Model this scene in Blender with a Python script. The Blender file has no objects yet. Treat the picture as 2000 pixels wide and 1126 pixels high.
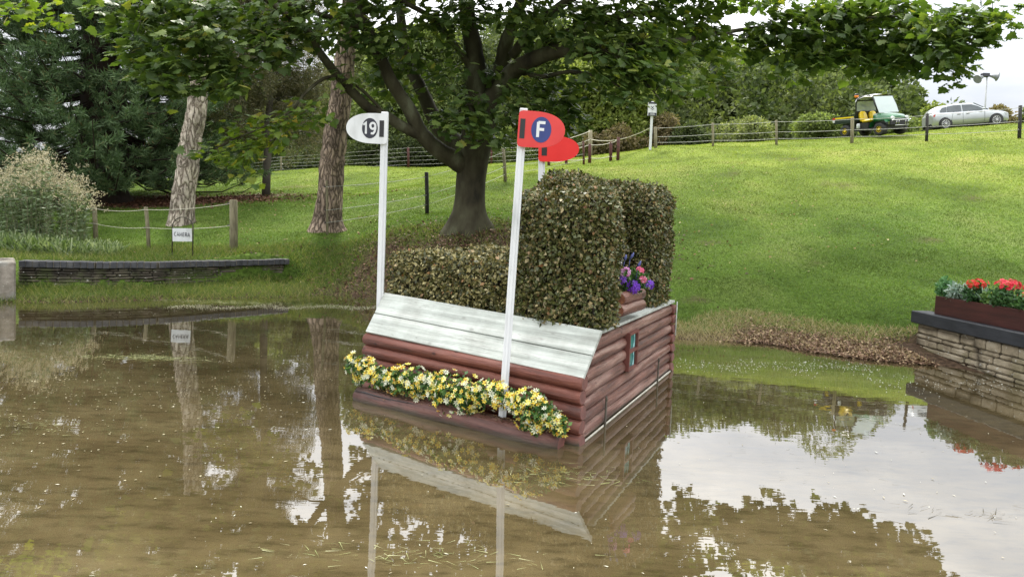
import bpy, math, random
import numpy as np
from mathutils import Vector, Matrix
R = math.radians
random.seed(7)
rng = np.random.default_rng(11)
scn = bpy.context.scene
COL = scn.collection

# ------------------------------------------------------------------ camera
FPX, PY0, CH = 1200., 481., 1.75
pt, rl = math.atan(60/1200.), R(2.35)
FW = np.array([0, math.cos(pt), -math.sin(pt)])
_r = np.array([1., 0, 0]); _u = np.array([0, math.sin(pt), math.cos(pt)])
RT = _r*math.cos(rl) + _u*math.sin(rl)
UP = _u*math.cos(rl) - _r*math.sin(rl)
CP = np.array([0, 0, CH])
def ray(px, py): return FW*FPX + RT*(px-1000) - UP*(py-PY0)
def G(px, py, z=0.):
    d = ray(px, py); return CP + d*((z-CH)/d[2])
def P(px, py, Y):
    d = ray(px, py); return CP + d*(Y/d[1])
cd = bpy.data.cameras.new('camera'); cam = bpy.data.objects.new('camera', cd); COL.objects.link(cam)
cd.sensor_width = 36; cd.lens = 36*FPX/2000; cd.shift_y = -(563-PY0)/2000
cd.clip_start = .05; cd.clip_end = 2000
m = Matrix.Identity(4)
for i in range(3):
    m[i][0] = RT[i]; m[i][1] = UP[i]; m[i][2] = -FW[i]; m[i][3] = CP[i]
cam.matrix_world = m
scn.camera = cam

# ------------------------------------------------------------------ world, sun, exposure
SUN_EL, SUN_AZ = R(58), R(-14)          # azimuth measured from +Y towards +X
w = bpy.data.worlds.new('World'); scn.world = w; w.use_nodes = True
nt = w.node_tree; N = nt.nodes; L = nt.links; N.clear()
out = N.new('ShaderNodeOutputWorld')
sky = N.new('ShaderNodeTexSky'); sky.sky_type = 'NISHITA'; sky.sun_disc = False
sky.sun_elevation = SUN_EL; sky.sun_rotation = SUN_AZ
b1 = N.new('ShaderNodeBackground'); b1.inputs[1].default_value = .1; L.new(sky.outputs[0], b1.inputs[0])
tc = N.new('ShaderNodeTexCoord'); sx = N.new('ShaderNodeSeparateXYZ'); L.new(tc.outputs['Generated'], sx.inputs[0])
mp = N.new('ShaderNodeMapping'); mp.inputs['Scale'].default_value = (1, 1, 2.2); L.new(tc.outputs['Generated'], mp.inputs[0])
nz = N.new('ShaderNodeTexNoise'); nz.inputs['Scale'].default_value = 2.6; nz.inputs['Detail'].default_value = 7; nz.inputs['Roughness'].default_value = .52
L.new(mp.outputs[0], nz.inputs['Vector'])
cr = N.new('ShaderNodeValToRGB'); L.new(nz.outputs[0], cr.inputs[0])
cr.color_ramp.elements[0].position = .38; cr.color_ramp.elements[0].color = (.62, .65, .70, 1)
cr.color_ramp.elements[1].position = .60; cr.color_ramp.elements[1].color = (1, 1, 1, 1)
el = N.new('ShaderNodeMapRange'); el.inputs['From Min'].default_value = 0.08; el.inputs['From Max'].default_value = .55
el.inputs['To Min'].default_value = .60; el.inputs['To Max'].default_value = 2.9; L.new(sx.outputs['Z'], el.inputs['Value'])
b2 = N.new('ShaderNodeBackground'); L.new(cr.outputs[0], b2.inputs[0]); L.new(el.outputs[0], b2.inputs[1])
mx = N.new('ShaderNodeMixShader'); mx.inputs[0].default_value = .94
L.new(b1.outputs[0], mx.inputs[1]); L.new(b2.outputs[0], mx.inputs[2]); L.new(mx.outputs[0], out.inputs[0])
sl = bpy.data.lights.new('sun', 'SUN'); sl.energy = 4.6; sl.angle = R(10); sl.color = (1, .95, .86)
so = bpy.data.objects.new('sun', sl); COL.objects.link(so)
sd = Vector((math.sin(SUN_AZ)*math.cos(SUN_EL), math.cos(SUN_AZ)*math.cos(SUN_EL), math.sin(SUN_EL)))
so.rotation_euler = sd.to_track_quat('Z', 'Y').to_euler(); so.location = (0, 0, 30)
vs = scn.view_settings; vs.view_transform = 'Standard'; vs.look = 'None'; vs.exposure = .42; vs.gamma = 1
try: vs.use_curve_mapping = False
except Exception: pass

# ------------------------------------------------------------------ materials
def base_mat(name):
    mt = bpy.data.materials.new(name); mt.use_nodes = True
    n = mt.node_tree.nodes; n.clear()
    o = n.new('ShaderNodeOutputMaterial'); p = n.new('ShaderNodeBsdfPrincipled')
    mt.node_tree.links.new(p.outputs[0], o.inputs[0])
    return mt, n, mt.node_tree.links, p, o
def ramp(n, cols, pos=None):
    r = n.new('ShaderNodeValToRGB'); e = r.color_ramp.elements
    k = len(cols)
    pos = pos or [i/(k-1) for i in range(k)]
    e[0].position = pos[0]; e[0].color = (*cols[0], 1)
    e[1].position = pos[-1]; e[1].color = (*cols[-1], 1)
    for i in range(1, k-1):
        q = e.new(pos[i]); q.color = (*cols[i], 1)
    return r
def noise(n, l, scale, detail=4, vec=None, rough=.55, mapscale=None):
    t = n.new('ShaderNodeTexCoord'); z = n.new('ShaderNodeTexNoise')
    z.inputs['Scale'].default_value = scale; z.inputs['Detail'].default_value = detail; z.inputs['Roughness'].default_value = rough
    src = t.outputs['Object']
    if mapscale:
        mm = n.new('ShaderNodeMapping'); mm.inputs['Scale'].default_value = mapscale; l.new(src, mm.inputs[0]); src = mm.outputs[0]
    l.new(src, z.inputs['Vector']); return z
def bump(n, l, p, height, strength=.4, dist=.02):
    b = n.new('ShaderNodeBump'); b.inputs['Strength'].default_value = strength; b.inputs['Distance'].default_value = dist
    l.new(height, b.inputs['Height']); l.new(b.outputs[0], p.inputs['Normal']); return b
def M(name, cols, rough=.6, scale=6, detail=5, bstr=0, bscale=None, metal=0, spec=.5, mapscale=None, bdist=.01, pos=None, coat=0):
    mt, n, l, p, o = base_mat(name)
    if len(cols) == 1: cols = [tuple(c*.88 for c in cols[0]), tuple(min(1, c*1.1) for c in cols[0])]
    z = noise(n, l, scale, detail, mapscale=mapscale)
    k = len(cols)
    r = ramp(n, cols, pos or [.3+.4*i/(k-1) for i in range(k)]); l.new(z.outputs[0], r.inputs[0]); l.new(r.outputs[0], p.inputs['Base Color'])
    p.inputs['Roughness'].default_value = rough; p.inputs['Metallic'].default_value = metal
    p.inputs['Specular IOR Level'].default_value = spec; p.inputs['Coat Weight'].default_value = coat
    if bstr:
        z2 = noise(n, l, bscale or scale*4, 6, mapscale=mapscale); bump(n, l, p, z2.outputs[0], bstr, bdist)
    return mt
def painted_crest_light(n, l, col, tint):  # sunlit crest against shaded lower slope, painted into the grass colour by height
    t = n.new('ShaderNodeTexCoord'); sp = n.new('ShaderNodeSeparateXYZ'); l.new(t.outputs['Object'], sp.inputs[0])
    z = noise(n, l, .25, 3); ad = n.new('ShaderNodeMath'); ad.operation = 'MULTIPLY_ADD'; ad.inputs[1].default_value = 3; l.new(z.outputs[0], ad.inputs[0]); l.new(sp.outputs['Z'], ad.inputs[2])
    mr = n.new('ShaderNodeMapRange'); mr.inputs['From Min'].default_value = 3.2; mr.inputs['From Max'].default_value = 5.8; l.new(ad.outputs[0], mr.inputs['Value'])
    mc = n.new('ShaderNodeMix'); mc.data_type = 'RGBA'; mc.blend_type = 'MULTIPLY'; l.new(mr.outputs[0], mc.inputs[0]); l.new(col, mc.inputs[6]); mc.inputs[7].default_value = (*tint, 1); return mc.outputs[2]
def leafmat(name, cols, pos=None, trans=.35, tcol=None, rough=.45, spec=.35, patch=None, crest_light=None):
    mt, n, l, p, o = base_mat(name)
    g = n.new('ShaderNodeNewGeometry')
    r = ramp(n, cols, pos); l.new(g.outputs['Random Per Island'], r.inputs[0])
    col = r.outputs[0]
    if patch:                                   # broad drifts of another leaf colour
        z = noise(n, l, patch[1], 3); rr = ramp(n, [(0, 0, 0), (1, 1, 1)], [patch[2], patch[3]]); l.new(z.outputs[0], rr.inputs[0])
        mxc = n.new('ShaderNodeMix'); mxc.data_type = 'RGBA'; mxc.blend_type = 'MULTIPLY'
        l.new(rr.outputs[0], mxc.inputs[0]); l.new(col, mxc.inputs[6]); mxc.inputs[7].default_value = (*patch[0], 1); col = mxc.outputs[2]
    if crest_light: col = painted_crest_light(n, l, col, crest_light)
    l.new(col, p.inputs['Base Color']); p.inputs['Roughness'].default_value = rough; p.inputs['Specular IOR Level'].default_value = spec
    if trans:
        t = n.new('ShaderNodeBsdfTranslucent')
        mc = n.new('ShaderNodeMix'); mc.data_type = 'RGBA'; mc.blend_type = 'MULTIPLY'; mc.inputs[0].default_value = 1
        l.new(col, mc.inputs[6]); mc.inputs[7].default_value = (*(tcol or (1.5, 1.6, .7)), 1)
        l.new(mc.outputs[2], t.inputs[0])
        ms = n.new('ShaderNodeMixShader'); ms.inputs[0].default_value = trans
        l.new(p.outputs[0], ms.inputs[1]); l.new(t.outputs[0], ms.inputs[2]); l.new(ms.outputs[0], o.inputs[0])
    return mt

MT = {}
MT['white'] = M('white_paint', [(.46, .47, .47), (.60, .61, .62), (.64, .65, .66)], .45, 7, 8, mapscale=(1, 1, .35), bstr=.12)
MT['black'] = M('black_rubber', [(.012, .012, .014)], .5, 10)
MT['number_black'] = M('number_black', [(.022, .022, .035)], .4, 10)
MT['blue'] = M('blue_disc', [(.02, .035, .16)], .4, 10)
MT['red'] = M('red_board', [(.52, .025, .025), (.60, .04, .035)], .32, 5, spec=.5)
MT['red_bright'] = M('red_board_back', [(.60, .012, .012), (.66, .02, .018)], .4, 5)
MT['soil'] = M('soil', [(.05, .035, .02), (.11, .075, .045)], .95, 12, bstr=.6)
MT['rope'] = M('rope', [(.45, .42, .33), (.6, .57, .48)], .8, 30)
MT['wire'] = M('wire', [(.3, .3, .27), (.45, .45, .4)], .5, 30)
MT['grey_post'] = M('grey_post_wood', [(.13, .11, .07), (.27, .24, .15)], .9, 5, mapscale=(6, 6, 1), bstr=.5)
MT['brown_post'] = M('brown_post', [(.05, .014, .010), (.10, .028, .02)], .7, 8)
MT['dark_post'] = M('dark_post', [(.012, .011, .011), (.03, .026, .022)], .7, 8)
MT['metal'] = M('dark_metal', [(.05, .05, .045), (.12, .10, .07)], .5, 20, metal=.6)
MT['chrome'] = M('bright_metal', [(.5, .5, .5), (.6, .6, .6)], .25, 20, metal=1)

def wood_paint(name, c0, c1, c2, ang, rough=.42, bs=.35, knot=.8, streak=(.5, 7, 7)):
    mt, n, l, p, o = base_mat(name)
    t = n.new('ShaderNodeTexCoord'); ro = n.new('ShaderNodeMapping'); ro.inputs['Rotation'].default_value = (0, 0, -ang); l.new(t.outputs['Object'], ro.inputs[0])
    def nz_(sc, det, ms, rg_=.6):
        mm = n.new('ShaderNodeMapping'); mm.inputs['Scale'].default_value = ms; l.new(ro.outputs[0], mm.inputs[0])
        z = n.new('ShaderNodeTexNoise'); z.inputs['Scale'].default_value = sc; z.inputs['Detail'].default_value = det; z.inputs['Roughness'].default_value = rg_; l.new(mm.outputs[0], z.inputs['Vector']); return z
    z = nz_(2.2, 7, streak, .62); r = ramp(n, [c0, c1, c2], [.34, .50, .66]); l.new(z.outputs[0], r.inputs[0])
    zb = nz_(4, 5, (1, 1, 1)); rb_ = ramp(n, [(.72, .70, .68), (1.12, 1.12, 1.12)], [.3, .7]); l.new(zb.outputs[0], rb_.inputs[0])
    m0 = n.new('ShaderNodeMix'); m0.data_type = 'RGBA'; m0.blend_type = 'MULTIPLY'; m0.inputs[0].default_value = .9; l.new(r.outputs[0], m0.inputs[6]); l.new(rb_.outputs[0], m0.inputs[7])
    mm = n.new('ShaderNodeMapping'); mm.inputs['Scale'].default_value = (.55, 1, 1); l.new(ro.outputs[0], mm.inputs[0])
    v = n.new('ShaderNodeTexVoronoi'); v.inputs['Scale'].default_value = 7.5; l.new(mm.outputs[0], v.inputs['Vector'])
    kr = ramp(n, [(.22, .18, .15), (1, 1, 1)], [.06, .13]); l.new(v.outputs['Distance'], kr.inputs[0])
    mc = n.new('ShaderNodeMix'); mc.data_type = 'RGBA'; mc.blend_type = 'MULTIPLY'; mc.inputs[0].default_value = knot
    l.new(m0.outputs[2], mc.inputs[6]); l.new(kr.outputs[0], mc.inputs[7])
    sp = n.new('ShaderNodeSeparateXYZ'); l.new(t.outputs['Object'], sp.inputs[0]); zm = nz_(6, 5, (1, 1, 1)); wz = n.new('ShaderNodeMath'); wz.operation = 'MULTIPLY_ADD'; wz.inputs[1].default_value = -.10; l.new(zm.outputs[0], wz.inputs[0]); l.new(sp.outputs['Z'], wz.inputs[2])
    wm = n.new('ShaderNodeMapRange'); wm.inputs['From Min'].default_value = .0; wm.inputs['From Max'].default_value = -.045; l.new(wz.outputs[0], wm.inputs['Value'])
    m5 = n.new('ShaderNodeMix'); m5.data_type = 'RGBA'; l.new(wm.outputs[0], m5.inputs[0]); l.new(mc.outputs[2], m5.inputs[6]); m5.inputs[7].default_value = (.055, .042, .026, 1)     # silt line at the water
    l.new(m5.outputs[2], p.inputs['Base Color'])
    zc_ = nz_(3.1, 3, (.22, 5.5, 5.5), .5); cr_ = ramp(n, [(1, 1, 1), (1, 1, 1), (.30, .26, .24), (1, 1, 1), (1, 1, 1)], [0, .552, .560, .568, 1]); l.new(zc_.outputs[0], cr_.inputs[0])
    m6 = n.new('ShaderNodeMix'); m6.data_type = 'RGBA'; m6.blend_type = 'MULTIPLY'; m6.inputs[0].default_value = 1 if knot > .5 else .55; l.new(m5.outputs[2], m6.inputs[6]); l.new(cr_.outputs[0], m6.inputs[7]); l.new(m6.outputs[2], p.inputs['Base Color'])
    z2 = nz_(5, 8, streak, .7); z3 = nz_(9, 4, (1, 1, 1)); am = n.new('ShaderNodeMath'); am.operation = 'MULTIPLY_ADD'; am.inputs[1].default_value = .6
    l.new(z3.outputs[0], am.inputs[0]); l.new(z2.outputs[0], am.inputs[2]); bump(n, l, p, am.outputs[0], bs, .014)
    rz = n.new('ShaderNodeMapRange'); rz.inputs['To Min'].default_value = rough-.12; rz.inputs['To Max'].default_value = rough+.2
    l.new(z2.outputs[0], rz.inputs['Value']); l.new(rz.outputs[0], p.inputs['Roughness'])
    return mt
AU, AV = math.atan2(1.317, -1.98), math.atan2(2.518, 1.351)      # directions of the front and side logs
MT['log'] = wood_paint('red_brown_log', (.070, .019, .011), (.150, .042, .025), (.215, .082, .055), AU, .46, 1.)
MT['log_side'] = wood_paint('worn_log', (.075, .030, .020), (.165, .070, .050), (.33, .21, .17), AV, .38, 1.1, .95)
MT['log_end'] = M('log_end', [(.08, .03, .023), (.17, .065, .05)], .6, 14, bstr=.3)
MT['rust_end'] = M('raw_log_end', [(.16, .05, .03), (.35, .15, .07)], .7, 16, bstr=.3)
MT['plank'] = wood_paint('whitewashed_plank', (.30, .32, .29), (.43, .46, .42), (.54, .56, .52), AU, .62, .9, .35, (.35, 9, 9))
MT['dirty_log'] = wood_paint('wet_foot_log', (.030, .014, .009), (.080, .028, .020), (.13, .055, .040), math.atan2(1.2, -1.78), .45, .9)

def bark(name, c0, c1, c2, sc=5.4, vs_=(2.4, 2.4, .75), bs=1., bd=.035):
    mt, n, l, p, o = base_mat(name)
    t = n.new('ShaderNodeTexCoord'); mm = n.new('ShaderNodeMapping'); mm.inputs['Scale'].default_value = vs_; l.new(t.outputs['Object'], mm.inputs[0])
    dz = n.new('ShaderNodeTexNoise'); dz.inputs['Scale'].default_value = 3; dz.inputs['Detail'].default_value = 4; l.new(mm.outputs[0], dz.inputs['Vector'])
    ad = n.new('ShaderNodeMix'); ad.data_type = 'RGBA'; ad.inputs[0].default_value = .36; l.new(mm.outputs[0], ad.inputs[6]); l.new(dz.outputs['Color'], ad.inputs[7])
    v = n.new('ShaderNodeTexVoronoi'); v.feature = 'DISTANCE_TO_EDGE'; v.inputs['Scale'].default_value = sc; l.new(ad.outputs[2], v.inputs['Vector'])
    r = ramp(n, [c0, c1, c2], [.0, .08, .26]); l.new(v.outputs[0], r.inputs[0])
    nz2 = noise(n, l, 2.2, 6); rr = ramp(n, [(.5, .48, .46), (1.3, 1.27, 1.2)], [.32, .68]); l.new(nz2.outputs[0], rr.inputs[0])
    mc = n.new('ShaderNodeMix'); mc.data_type = 'RGBA'; mc.blend_type = 'MULTIPLY'; mc.inputs[0].default_value = 1
    l.new(r.outputs[0], mc.inputs[6]); l.new(rr.outputs[0], mc.inputs[7]); l.new(mc.outputs[2], p.inputs['Base Color'])
    p.inputs['Roughness'].default_value = .92; p.inputs['Specular IOR Level'].default_value = .2
    cl = n.new('ShaderNodeMapRange'); cl.inputs['From Max'].default_value = .25; l.new(v.outputs[0], cl.inputs['Value'])
    bump(n, l, p, cl.outputs[0], bs, bd)
    return mt
MT['pine_bark'] = bark('pine_bark', (.13, .105, .085), (.36, .31, .265), (.56, .50, .44))
MT['pine_bark2'] = bark('pine_bark_ruddy', (.085, .062, .050), (.25, .195, .16), (.44, .34, .28), sc=6.2)
MT['maple_bark'] = M('maple_bark', [(.016, .014, .008), (.038, .033, .018), (.060, .056, .032), (.11, .115, .07)], .85, 3, 8, bstr=.6, bscale=12, mapscale=(1, 1, .45), spec=.25)
MT['bg_bark'] = M('distant_bark', [(.04, .035, .028), (.10, .085, .065)], .9, 3, 4)
MT['conifer_bark'] = M('conifer_bark', [(.018, .012, .009), (.05, .03, .02)], .95, 3, 6, bstr=.6, mapscale=(3, 3, .6))

# ------------------------------------------------------------------ mesh helpers
def tag(o, label=None, cat=None, group=None, kind=None):
    if label: o['label'] = label
    if cat: o['category'] = cat
    if group: o['group'] = group
    if kind: o['kind'] = kind
    return o
def empty(name, loc=(0, 0, 0), label=None, cat=None, group=None):
    o = bpy.data.objects.new(name, None); COL.objects.link(o); o.location = loc; o.empty_display_size = .1
    return tag(o, label, cat, group)
def link(name, me, parent=None, world=True):
    o = bpy.data.objects.new(name, me); COL.objects.link(o)
    if parent is not None:
        o.parent = parent
        if world: o.matrix_parent_inverse = parent_inv(parent)
    return o
def parent_inv(p):
    return Matrix.LocRotScale(p.location, p.rotation_euler, p.scale).inverted() if p.parent is None else Matrix.Identity(4)
def np_mesh(name, verts, loops, nper, mats, smooth=False):
    me = bpy.data.meshes.new(name)
    verts = np.asarray(verts, np.float32); loops = np.asarray(loops, np.int32).ravel()
    nf = len(loops)//nper
    me.vertices.add(len(verts)); me.vertices.foreach_set('co', verts.ravel())
    me.loops.add(len(loops)); me.loops.foreach_set('vertex_index', loops)
    me.polygons.add(nf); me.polygons.foreach_set('loop_start', np.arange(nf, dtype=np.int32)*nper)
    try: me.polygons.foreach_set('loop_total', np.full(nf, nper, np.int32))
    except Exception: pass
    if smooth: me.polygons.foreach_set('use_smooth', np.ones(nf, bool))
    me.update(calc_edges=True); me.validate()
    for a in (mats if isinstance(mats, (list, tuple)) else [mats]): me.materials.append(a)
    return me

class MB:
    def __init__(s): s.v = []; s.f = []; s.mi = []; s.sm = []
    def add(s, vs, fs, mi=0, smooth=False):
        b = len(s.v); s.v += [tuple(x) for x in vs]
        for f in fs: s.f.append(tuple(b+i for i in f)); s.mi.append(mi); s.sm.append(smooth)
        return s
    def box(s, c, size, rot=None, mi=0, bev=0):
        hx, hy, hz = [a/2 for a in size]
        if bev:
            b = min(bev, hx*.9, hy*.9, hz*.9); vs = []; idx = {}
            pts = []
            for sx_ in (-1, 1):
                for sy in (-1, 1):
                    for sz in (-1, 1):
                        pts += [((sx_*hx), sy*(hy-b), sz*(hz-b)), (sx_*(hx-b), sy*hy, sz*(hz-b)), (sx_*(hx-b), sy*(hy-b), sz*hz)]
            pts = [Vector(p) for p in pts]
            def I(a, b_, c_, k): return ((a > 0)*4+(b_ > 0)*2+(c_ > 0))*3+k
            fs = []
            for a in (-1, 1): fs.append([I(a, -1, -1, 0), I(a, 1, -1, 0), I(a, 1, 1, 0), I(a, -1, 1, 0)][::a])
            for a in (-1, 1): fs.append([I(-1, a, -1, 1), I(-1, a, 1, 1), I(1, a, 1, 1), I(1, a, -1, 1)][::a])
            for a in (-1, 1): fs.append([I(-1, -1, a, 2), I(1, -1, a, 2), I(1, 1, a, 2), I(-1, 1, a, 2)][::a])
            for a in (-1, 1):
                for b_ in (-1, 1):
                    fs.append([I(a, b_, -1, 0), I(a, b_, 1, 0), I(a, b_, 1, 1), I(a, b_, -1, 1)])
                    fs.append([I(a, -1, b_, 0), I(a, 1, b_, 0), I(a, 1, b_, 2), I(a, -1, b_, 2)])
                    fs.append([I(-1, a, b_, 1), I(1, a, b_, 1), I(1, a, b_, 2), I(-1, a, b_, 2)])
                    for c_ in (-1, 1): fs.append([I(a, b_, c_, 0), I(a, b_, c_, 1), I(a, b_, c_, 2)])
        else:
            pts = [Vector((x, y, z)) for x in (-hx, hx) for y in (-hy, hy) for z in (-hz, hz)]
            fs = [(0, 1, 3, 2), (4, 6, 7, 5), (0, 4, 5, 1), (2, 3, 7, 6), (0, 2, 6, 4), (1, 5, 7, 3)]
        c = Vector(tuple(c))
        if rot is not None: pts = [rot @ p for p in pts]
        return s.add([p+c for p in pts], fs, mi)
    def tube(s, pts, rad, n=10, mi=0, cap=True, smooth=True, jit=0, capmi=None, flat=None):
        pts = [Vector(tuple(p)) for p in pts]; k = len(pts)
        if not hasattr(rad, '__len__'): rad = [rad]*k
        vs = []; ref = None
        for i, p in enumerate(pts):
            d = (pts[min(i+1, k-1)]-pts[max(i-1, 0)]).normalized()
            if ref is None: ref = d.cross(Vector((0, 0, 1)) if abs(d.z) < .9 else Vector((1, 0, 0))).normalized()
            a = (ref - d*ref.dot(d)).normalized(); ref = a; b = d.cross(a)
            for j in range(n):
                t = 2*math.pi*j/n; r = rad[i]*(1+random.uniform(-jit, jit))
                vs.append(p + a*math.cos(t)*r + b*math.sin(t)*r)
        fs = [(i*n+j, i*n+(j+1) % n, (i+1)*n+(j+1) % n, (i+1)*n+j) for i in range(k-1) for j in range(n)]
        b0 = len(s.v); s.add(vs, fs, mi, smooth)
        if cap:
            for i, q in ((0, range(n-1, -1, -1)), (k-1, range(n))):
                s.f.append(tuple(b0+i*n+j for j in q)); s.mi.append(mi if capmi is None else capmi); s.sm.append(False)
        return s
    def prism(s, poly, z0, z1, fn, mi=0, simi=None):
        n = len(poly); vs = [fn(a, b, z0) for a, b in poly]+[fn(a, b, z1) for a, b in poly]
        s.add(vs, [tuple(range(n-1, -1, -1)), tuple(range(n, 2*n))], mi)
        b = len(s.v)-2*n
        for i in range(n):
            s.f.append((b+i, b+(i+1) % n, b+n+(i+1) % n, b+n+i)); s.mi.append(mi if simi is None else simi); s.sm.append(False)
        return s
    def build(s, name, mats, parent=None, fixn=True):
        me = bpy.data.meshes.new(name); me.from_pydata(s.v, [], s.f)
        for a in (mats if isinstance(mats, (list, tuple)) else [mats]): me.materials.append(a)
        me.polygons.foreach_set('material_index', s.mi); me.polygons.foreach_set('use_smooth', s.sm)
        if fixn:
            import bmesh
            bm = bmesh.new(); bm.from_mesh(me); bmesh.ops.recalc_face_normals(bm, faces=bm.faces); bm.to_mesh(me); bm.free()
        me.update(); return link(name, me, parent)
def V(*a): return Vector(a)

def unit(a): return a/np.maximum(np.linalg.norm(a, axis=-1, keepdims=True), 1e-9)
def scatter(name, cen, tip, nrm, size, shape, tris, mat, parent=None, mats=None):
    """one small leaf per point: tip = leaf axis, nrm = leaf face; shape in (along, across, up)"""
    cen = np.asarray(cen, float); t = unit(np.asarray(tip, float)); s_ = unit(np.cross(nrm, t)); n_ = np.cross(t, s_)
    size = np.broadcast_to(np.asarray(size, float), (len(cen),))
    sh = np.asarray(shape, float); K = len(sh)
    vv = cen[:, None, :] + size[:, None, None]*(t[:, None, :]*sh[None, :, 0:1] + s_[:, None, :]*sh[None, :, 1:2] + n_[:, None, :]*sh[None, :, 2:3])
    tr = np.asarray(tris); lp = (np.arange(len(cen))[:, None, None]*K + tr[None]).reshape(-1)
    return link(name, np_mesh(name, vv.reshape(-1, 3), lp, tr.shape[1], mat), parent)
DIAMOND = ([(0, 0, 0), (.42, .34, .09), (1, 0, 0), (.42, -.34, .09)], [(0, 1, 2, 3)])
_ml = [(0, 0), (.10, .20), (-.02, .42), (.22, .40), (.30, .62), (.44, .40), (.60, .40), (.66, .22), (.78, .16), (1.0, 0)]
MAPLE = ([(a, b, -.12*abs(b)+.05*(1 if i % 2 else -1)) for i, (a, b) in enumerate(_ml)] + [(a, -b, -.12*b) for a, b in _ml[1:-1]][::-1] + [(.38, 0, .06)], None)
_k = len(MAPLE[0])-1
MAPLE = (MAPLE[0], [(i, (i+1) % _k, _k) for i in range(_k)])
BLADE = ([(0, .5, 0), (0, -.5, 0), (1, 0, 0)], [(0, 1, 2)])
def rdir(n, up=0.):
    a = rng.normal(size=(n, 3)); a = unit(a); a[:, 2] += up; return unit(a)

# ------------------------------------------------------------------ terrain
ctl = []
def cw(x, y, z): ctl.append((x, y, z))
def cpx(px, py, Y): ctl.append(tuple(P(px, py, Y)))
WL = [(40, 590), (200, 588), (400, 584), (560, 581), (735, 580), (1310, 662), (1500, 669), (1600, 688), (1700, 702)]
for a in WL: ctl.append(tuple(G(*a)))
cw(0, 10.9, 0); cw(1.3, 10.0, 0)
cw(-11, 9.0, 0)
for a in [(-6, 8), (-3, 9), (0, 8), (0, 4), (3, 6), (-5, 4), (5, 5), (-9, 6), (2, 7.5), (8, 3), (-2, 10.6), (8, 6.4), (11, 6.2), (-10, 3), (12, 3), (-5, 9.8)]: cw(a[0], a[1], -.45)
cw(0, 1.3, -.2)
for a in [(0, -2.5, .2), (-9, -2, .2), (9, -2, .2), (-16, 0, .3), (17, 0, .5), (0, -30, .5), (-40, -20, .5), (40, -20, .5)]: cw(*a)
for a in [(60, 497, 12.7), (300, 495, 13.0), (500, 490, 13.3), (640, 505, 14.3), (700, 530, 13.4), (610, 553, 13.3), (650, 555, 13.0), (750, 472, 14), (850, 460, 14.2), (915, 440, 14.5),
          (1000, 450, 14.2), (1000, 500, 13), (900, 540, 12.4), (287, 488, 14.2), (456, 488, 14.2), (355, 438, 17.5), (640, 445, 16.5), (834, 418, 17), (987, 355, 22),
          (500, 420, 18.5), (250, 420, 18.5), (220, 400, 22), (100, 430, 17), (300, 385, 24), (400, 365, 28), (530, 337, 36), (620, 370, 26), (700, 325, 36), (700, 370, 26.5),
          (798, 328, 35), (1000, 320, 31), (1072, 321, 29), (1150, 317, 29), (1208, 312, 28.5), (1272, 290, 28.5), (1393, 287, 29), (1517, 283, 28.5), (1665, 280, 27.5),
          (1811, 277, 26.5), (1992, 270, 25.5), (1668, 269.5, 30.6), (1743, 265.5, 28.6), (1765, 264.5, 29.4), (1836, 256.5, 35.5), (1927, 249.5, 35), (1990, 247, 35), (1400, 281, 31.5), (1520, 276, 31),
          (1310, 600, 10.8), (1500, 604, 10.7), (1600, 606, 10.6), (1700, 612, 10.2), (1400, 450, 15.4), (1700, 450, 15.3), (1950, 450, 15.2), (1150, 420, 17), (0, 495, 12.4)]: cpx(*a)
for a in [(-20, 20, 1.4), (-30, 40, 2.6), (-16, 12, .7), (-10, 45, 3.2), (0, 50, 3.6), (14, 50, 4.0), (30, 55, 5.5), (45, 40, 7.), (38, 25, 7.2), (30, 12, 4.2), (25, 3, 2), (60, 70, 5), (-40, 70, 2), (0, 80, 3)]: cw(*a)
WALL_L = [G(32, 508, .6), G(180, 511, .6), G(300, 511, .6), G(430, 508, .6), G(557, 505, .6)]
WALL_R0 = np.array([5.86, 8.9, .62]); WALL_R1 = G(2000, 650, .62); _d = unit((WALL_R1-WALL_R0)[None])[0]
WALL_R2 = WALL_R0 + _d*9
_wn = np.array([-_d[1], _d[0], 0]); _wn = _wn*np.sign(_wn[1])
def sst(t): t = np.clip(t, 0, 1); return t*t*(3-2*t)
_wlx = np.array([p[0] for p in WALL_L]); _wly = np.array([p[1] for p in WALL_L])
def step(x, y):
    yw = np.interp(x, _wlx, _wly)
    s1 = .40*sst((_wlx[-1]+.5-x)/.6)*sst((y-yw-.05)/.12)*np.exp(-np.maximum(y-yw-.2, 0)/2.2)
    dd = (x-WALL_R0[0])*_wn[0]+(y-WALL_R0[1])*_wn[1]; al = (x-WALL_R0[0])*_d[0]+(y-WALL_R0[1])*_d[1]
    s2 = .5*sst((al+.25)/.3)*sst((dd-.12)/.12)*np.exp(-np.maximum(dd-.3, 0)/1.6)
    return s1+s2
for t in (.6, 2, 4, 7):                          # ground in front of and behind the right wall
    q = WALL_R0+_d*t
    cw(q[0]-_wn[0]*.15, q[1]-_wn[1]*.15, .05 if t < 1 else -.25); cw(q[0]+_wn[0]*.5, q[1]+_wn[1]*.5, .57); cw(q[0]+_wn[0]*1.6, q[1]+_wn[1]*1.6, .75)
for p in WALL_L: cw(p[0], p[1]-.1, .13); cw(p[0], p[1]-.6, .09)
ctl = np.array(ctl)
def _phi(r2): return .5*r2*np.log(r2+1e-9)
_A = ctl[:, :2]; _n = len(_A)
_K = _phi(((_A[:, None]-_A[None])**2).sum(-1)) + np.eye(_n)*.02
_Pm = np.hstack([np.ones((_n, 1)), _A])
_S = np.block([[_K, _Pm], [_Pm.T, np.zeros((3, 3))]])
_W = np.linalg.solve(_S, np.concatenate([ctl[:, 2]-step(_A[:, 0], _A[:, 1]), np.zeros(3)]))
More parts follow.
